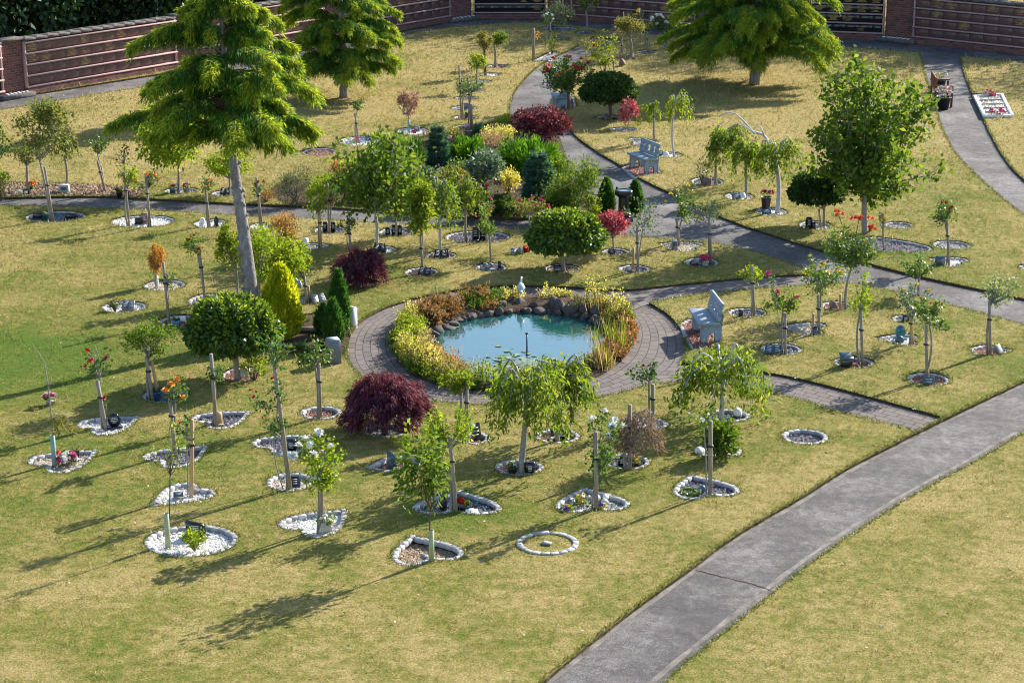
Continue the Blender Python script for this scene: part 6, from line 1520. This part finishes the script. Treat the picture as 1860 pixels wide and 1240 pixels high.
# short mown blades over the lawn the photo shows, and longer ones along the cut edges
def in_view(P, m=1.06):
    d = P - CAM[:2]; z = d[:, 1] * FW[1] + (-CH) * FW[2]; x = d[:, 0]; y = d[:, 1] * UP[1] + (-CH) * UP[2]
    return (np.abs(x / z) < 930 / FPX * m) & (np.abs(y / z) < 620 / FPX * (m + .04)) & (z > 0)
T3 = VO[LF]; ar = np.abs((T3[:, 1, 0] - T3[:, 0, 0]) * (T3[:, 2, 1] - T3[:, 0, 1]) - (T3[:, 2, 0] - T3[:, 0, 0]) * (T3[:, 1, 1] - T3[:, 0, 1])) / 2
def sample(n):
    k = rng.choice(len(T3), n, p=ar / ar.sum()); a, b = rng.random((2, n)); m = a + b > 1; a[m], b[m] = 1 - a[m], 1 - b[m]
    return T3[k, 0] + (T3[k, 1] - T3[k, 0]) * a[:, None] + (T3[k, 2] - T3[k, 0]) * b[:, None]
NB = 4200000
P = sample(NB); P = P[in_view(P)]; dist = np.linalg.norm(P, axis=1)
P = P[rng.random(len(P)) < np.clip((27. / dist) ** 1.7, .06, 1)]; n = len(P); dist = np.linalg.norm(P, axis=1)
sc = np.clip(dist / 30, .8, 2.2)
D = nrm(np.c_[rng.normal(size=(n, 2)) * .75, np.ones(n)])
prop(MB().leaves(np.c_[P, np.full(n, -.004)], D, sc * rng.uniform(.018, .05, n) * (1 + 1.1 * (np.sin(P[:, 0] * 5.1 + np.sin(P[:, 1] * 3.3)) * np.sin(P[:, 1] * 4.3 + np.sin(P[:, 0] * 2.7)) > .55)), sc * .012, .1).build('grass', M['lawn_blades']), 'short dry mown grass of the lawns', 'grass', kind='stuff')
EP, ED = [], []
for a, b in edge:
    A, B = VO[a], VO[b]; L = np.linalg.norm(B - A)
    if L < 1e-4 or L > 30: continue
    m = max(1, int(L * 110)); f = rng.random((m, 1)); o_ = np.array([B[1] - A[1], A[0] - B[0]]) / L
    q = A + (B - A) * f - o_ * np.abs(rng.normal(size=(m, 1))) * .03
    EP.append(np.c_[q, np.full(m, -.006)]); ED.append(np.c_[o_ * rng.uniform(-.2, .9, (m, 1)) + rng.normal(size=(m, 2)) * .45, rng.uniform(.2, 1, m)])
EP, ED = np.vstack(EP), nrm(np.vstack(ED)); v = in_view(EP[:, :2], 1.1); EP, ED = EP[v], ED[v]
prop(MB().leaves(EP, ED, rng.uniform(.03, .085, len(EP)), .013, .15).build('edge_grass', M['fringe_blades']), 'longer ragged grass along the cut lawn edges', 'grass', kind='stuff')
# fallen leaves and daisies: small pale flecks on turf and asphalt
P = sample(120000); P = P[in_view(P)][:2600]
islandmat('leaf_litter', [(.2, .1, .04), (.4, .3, .16), (.62, .58, .45)], .8)
prop(MB().leaves(np.c_[P, np.full(len(P), .03)], nrm(np.c_[rng.normal(size=(len(P), 2)), rng.normal(size=len(P)) * .15]), rng.uniform(.03, .06, len(P)), .03).build('leaf_litter', M['leaf_litter']), 'fallen dry leaves dotted over the lawns', 'leaf litter', kind='stuff')

# ------------------------------------------------------------------ light, sky, camera
EL, AZ = math.radians(28), math.atan2(.725, .69)
w = bpy.data.worlds.new('World'); SC.world = w; w.use_nodes = True
t = w.node_tree; bg = t.nodes['Background']; sky = t.nodes.new('ShaderNodeTexSky'); sky.sky_type = 'NISHITA'; sky.sun_disc = False
sky.sun_elevation = EL; sky.sun_rotation = AZ; sky.air_density = 1.0; sky.dust_density = .6; sky.ozone_density = 1.6
t.links.new(sky.outputs[0], bg.inputs[0]); bg.inputs[1].default_value = .12
sl = bpy.data.lights.new('sun', 'SUN'); sl.energy = 5.0; sl.angle = math.radians(.5); sl.color = (1, .94, .84)
so = bpy.data.objects.new('sun', sl); COL.objects.link(so)
sd = Vector((.725, .69, math.tan(EL) * math.hypot(.725, .69))).normalized(); so.rotation_euler = sd.to_track_quat('Z', 'Y').to_euler(); so.location = sd * 60
cd = bpy.data.cameras.new('camera'); cd.sensor_width = 36; cd.lens = FPX / 1860 * 36; cd.clip_end = 2000; cd.clip_start = .5
co = bpy.data.objects.new('camera', cd); COL.objects.link(co); co.location = CAM; co.rotation_euler = (PI / 2 - PITCH, 0, 0); SC.camera = co
SC.view_settings.view_transform = 'Standard'; SC.view_settings.look = 'None'; SC.view_settings.exposure = 1.22; SC.view_settings.gamma = 1
SC.cycles.filter_width = 1.05; SC.cycles.max_bounces = 8; SC.cycles.transparent_max_bounces = 4
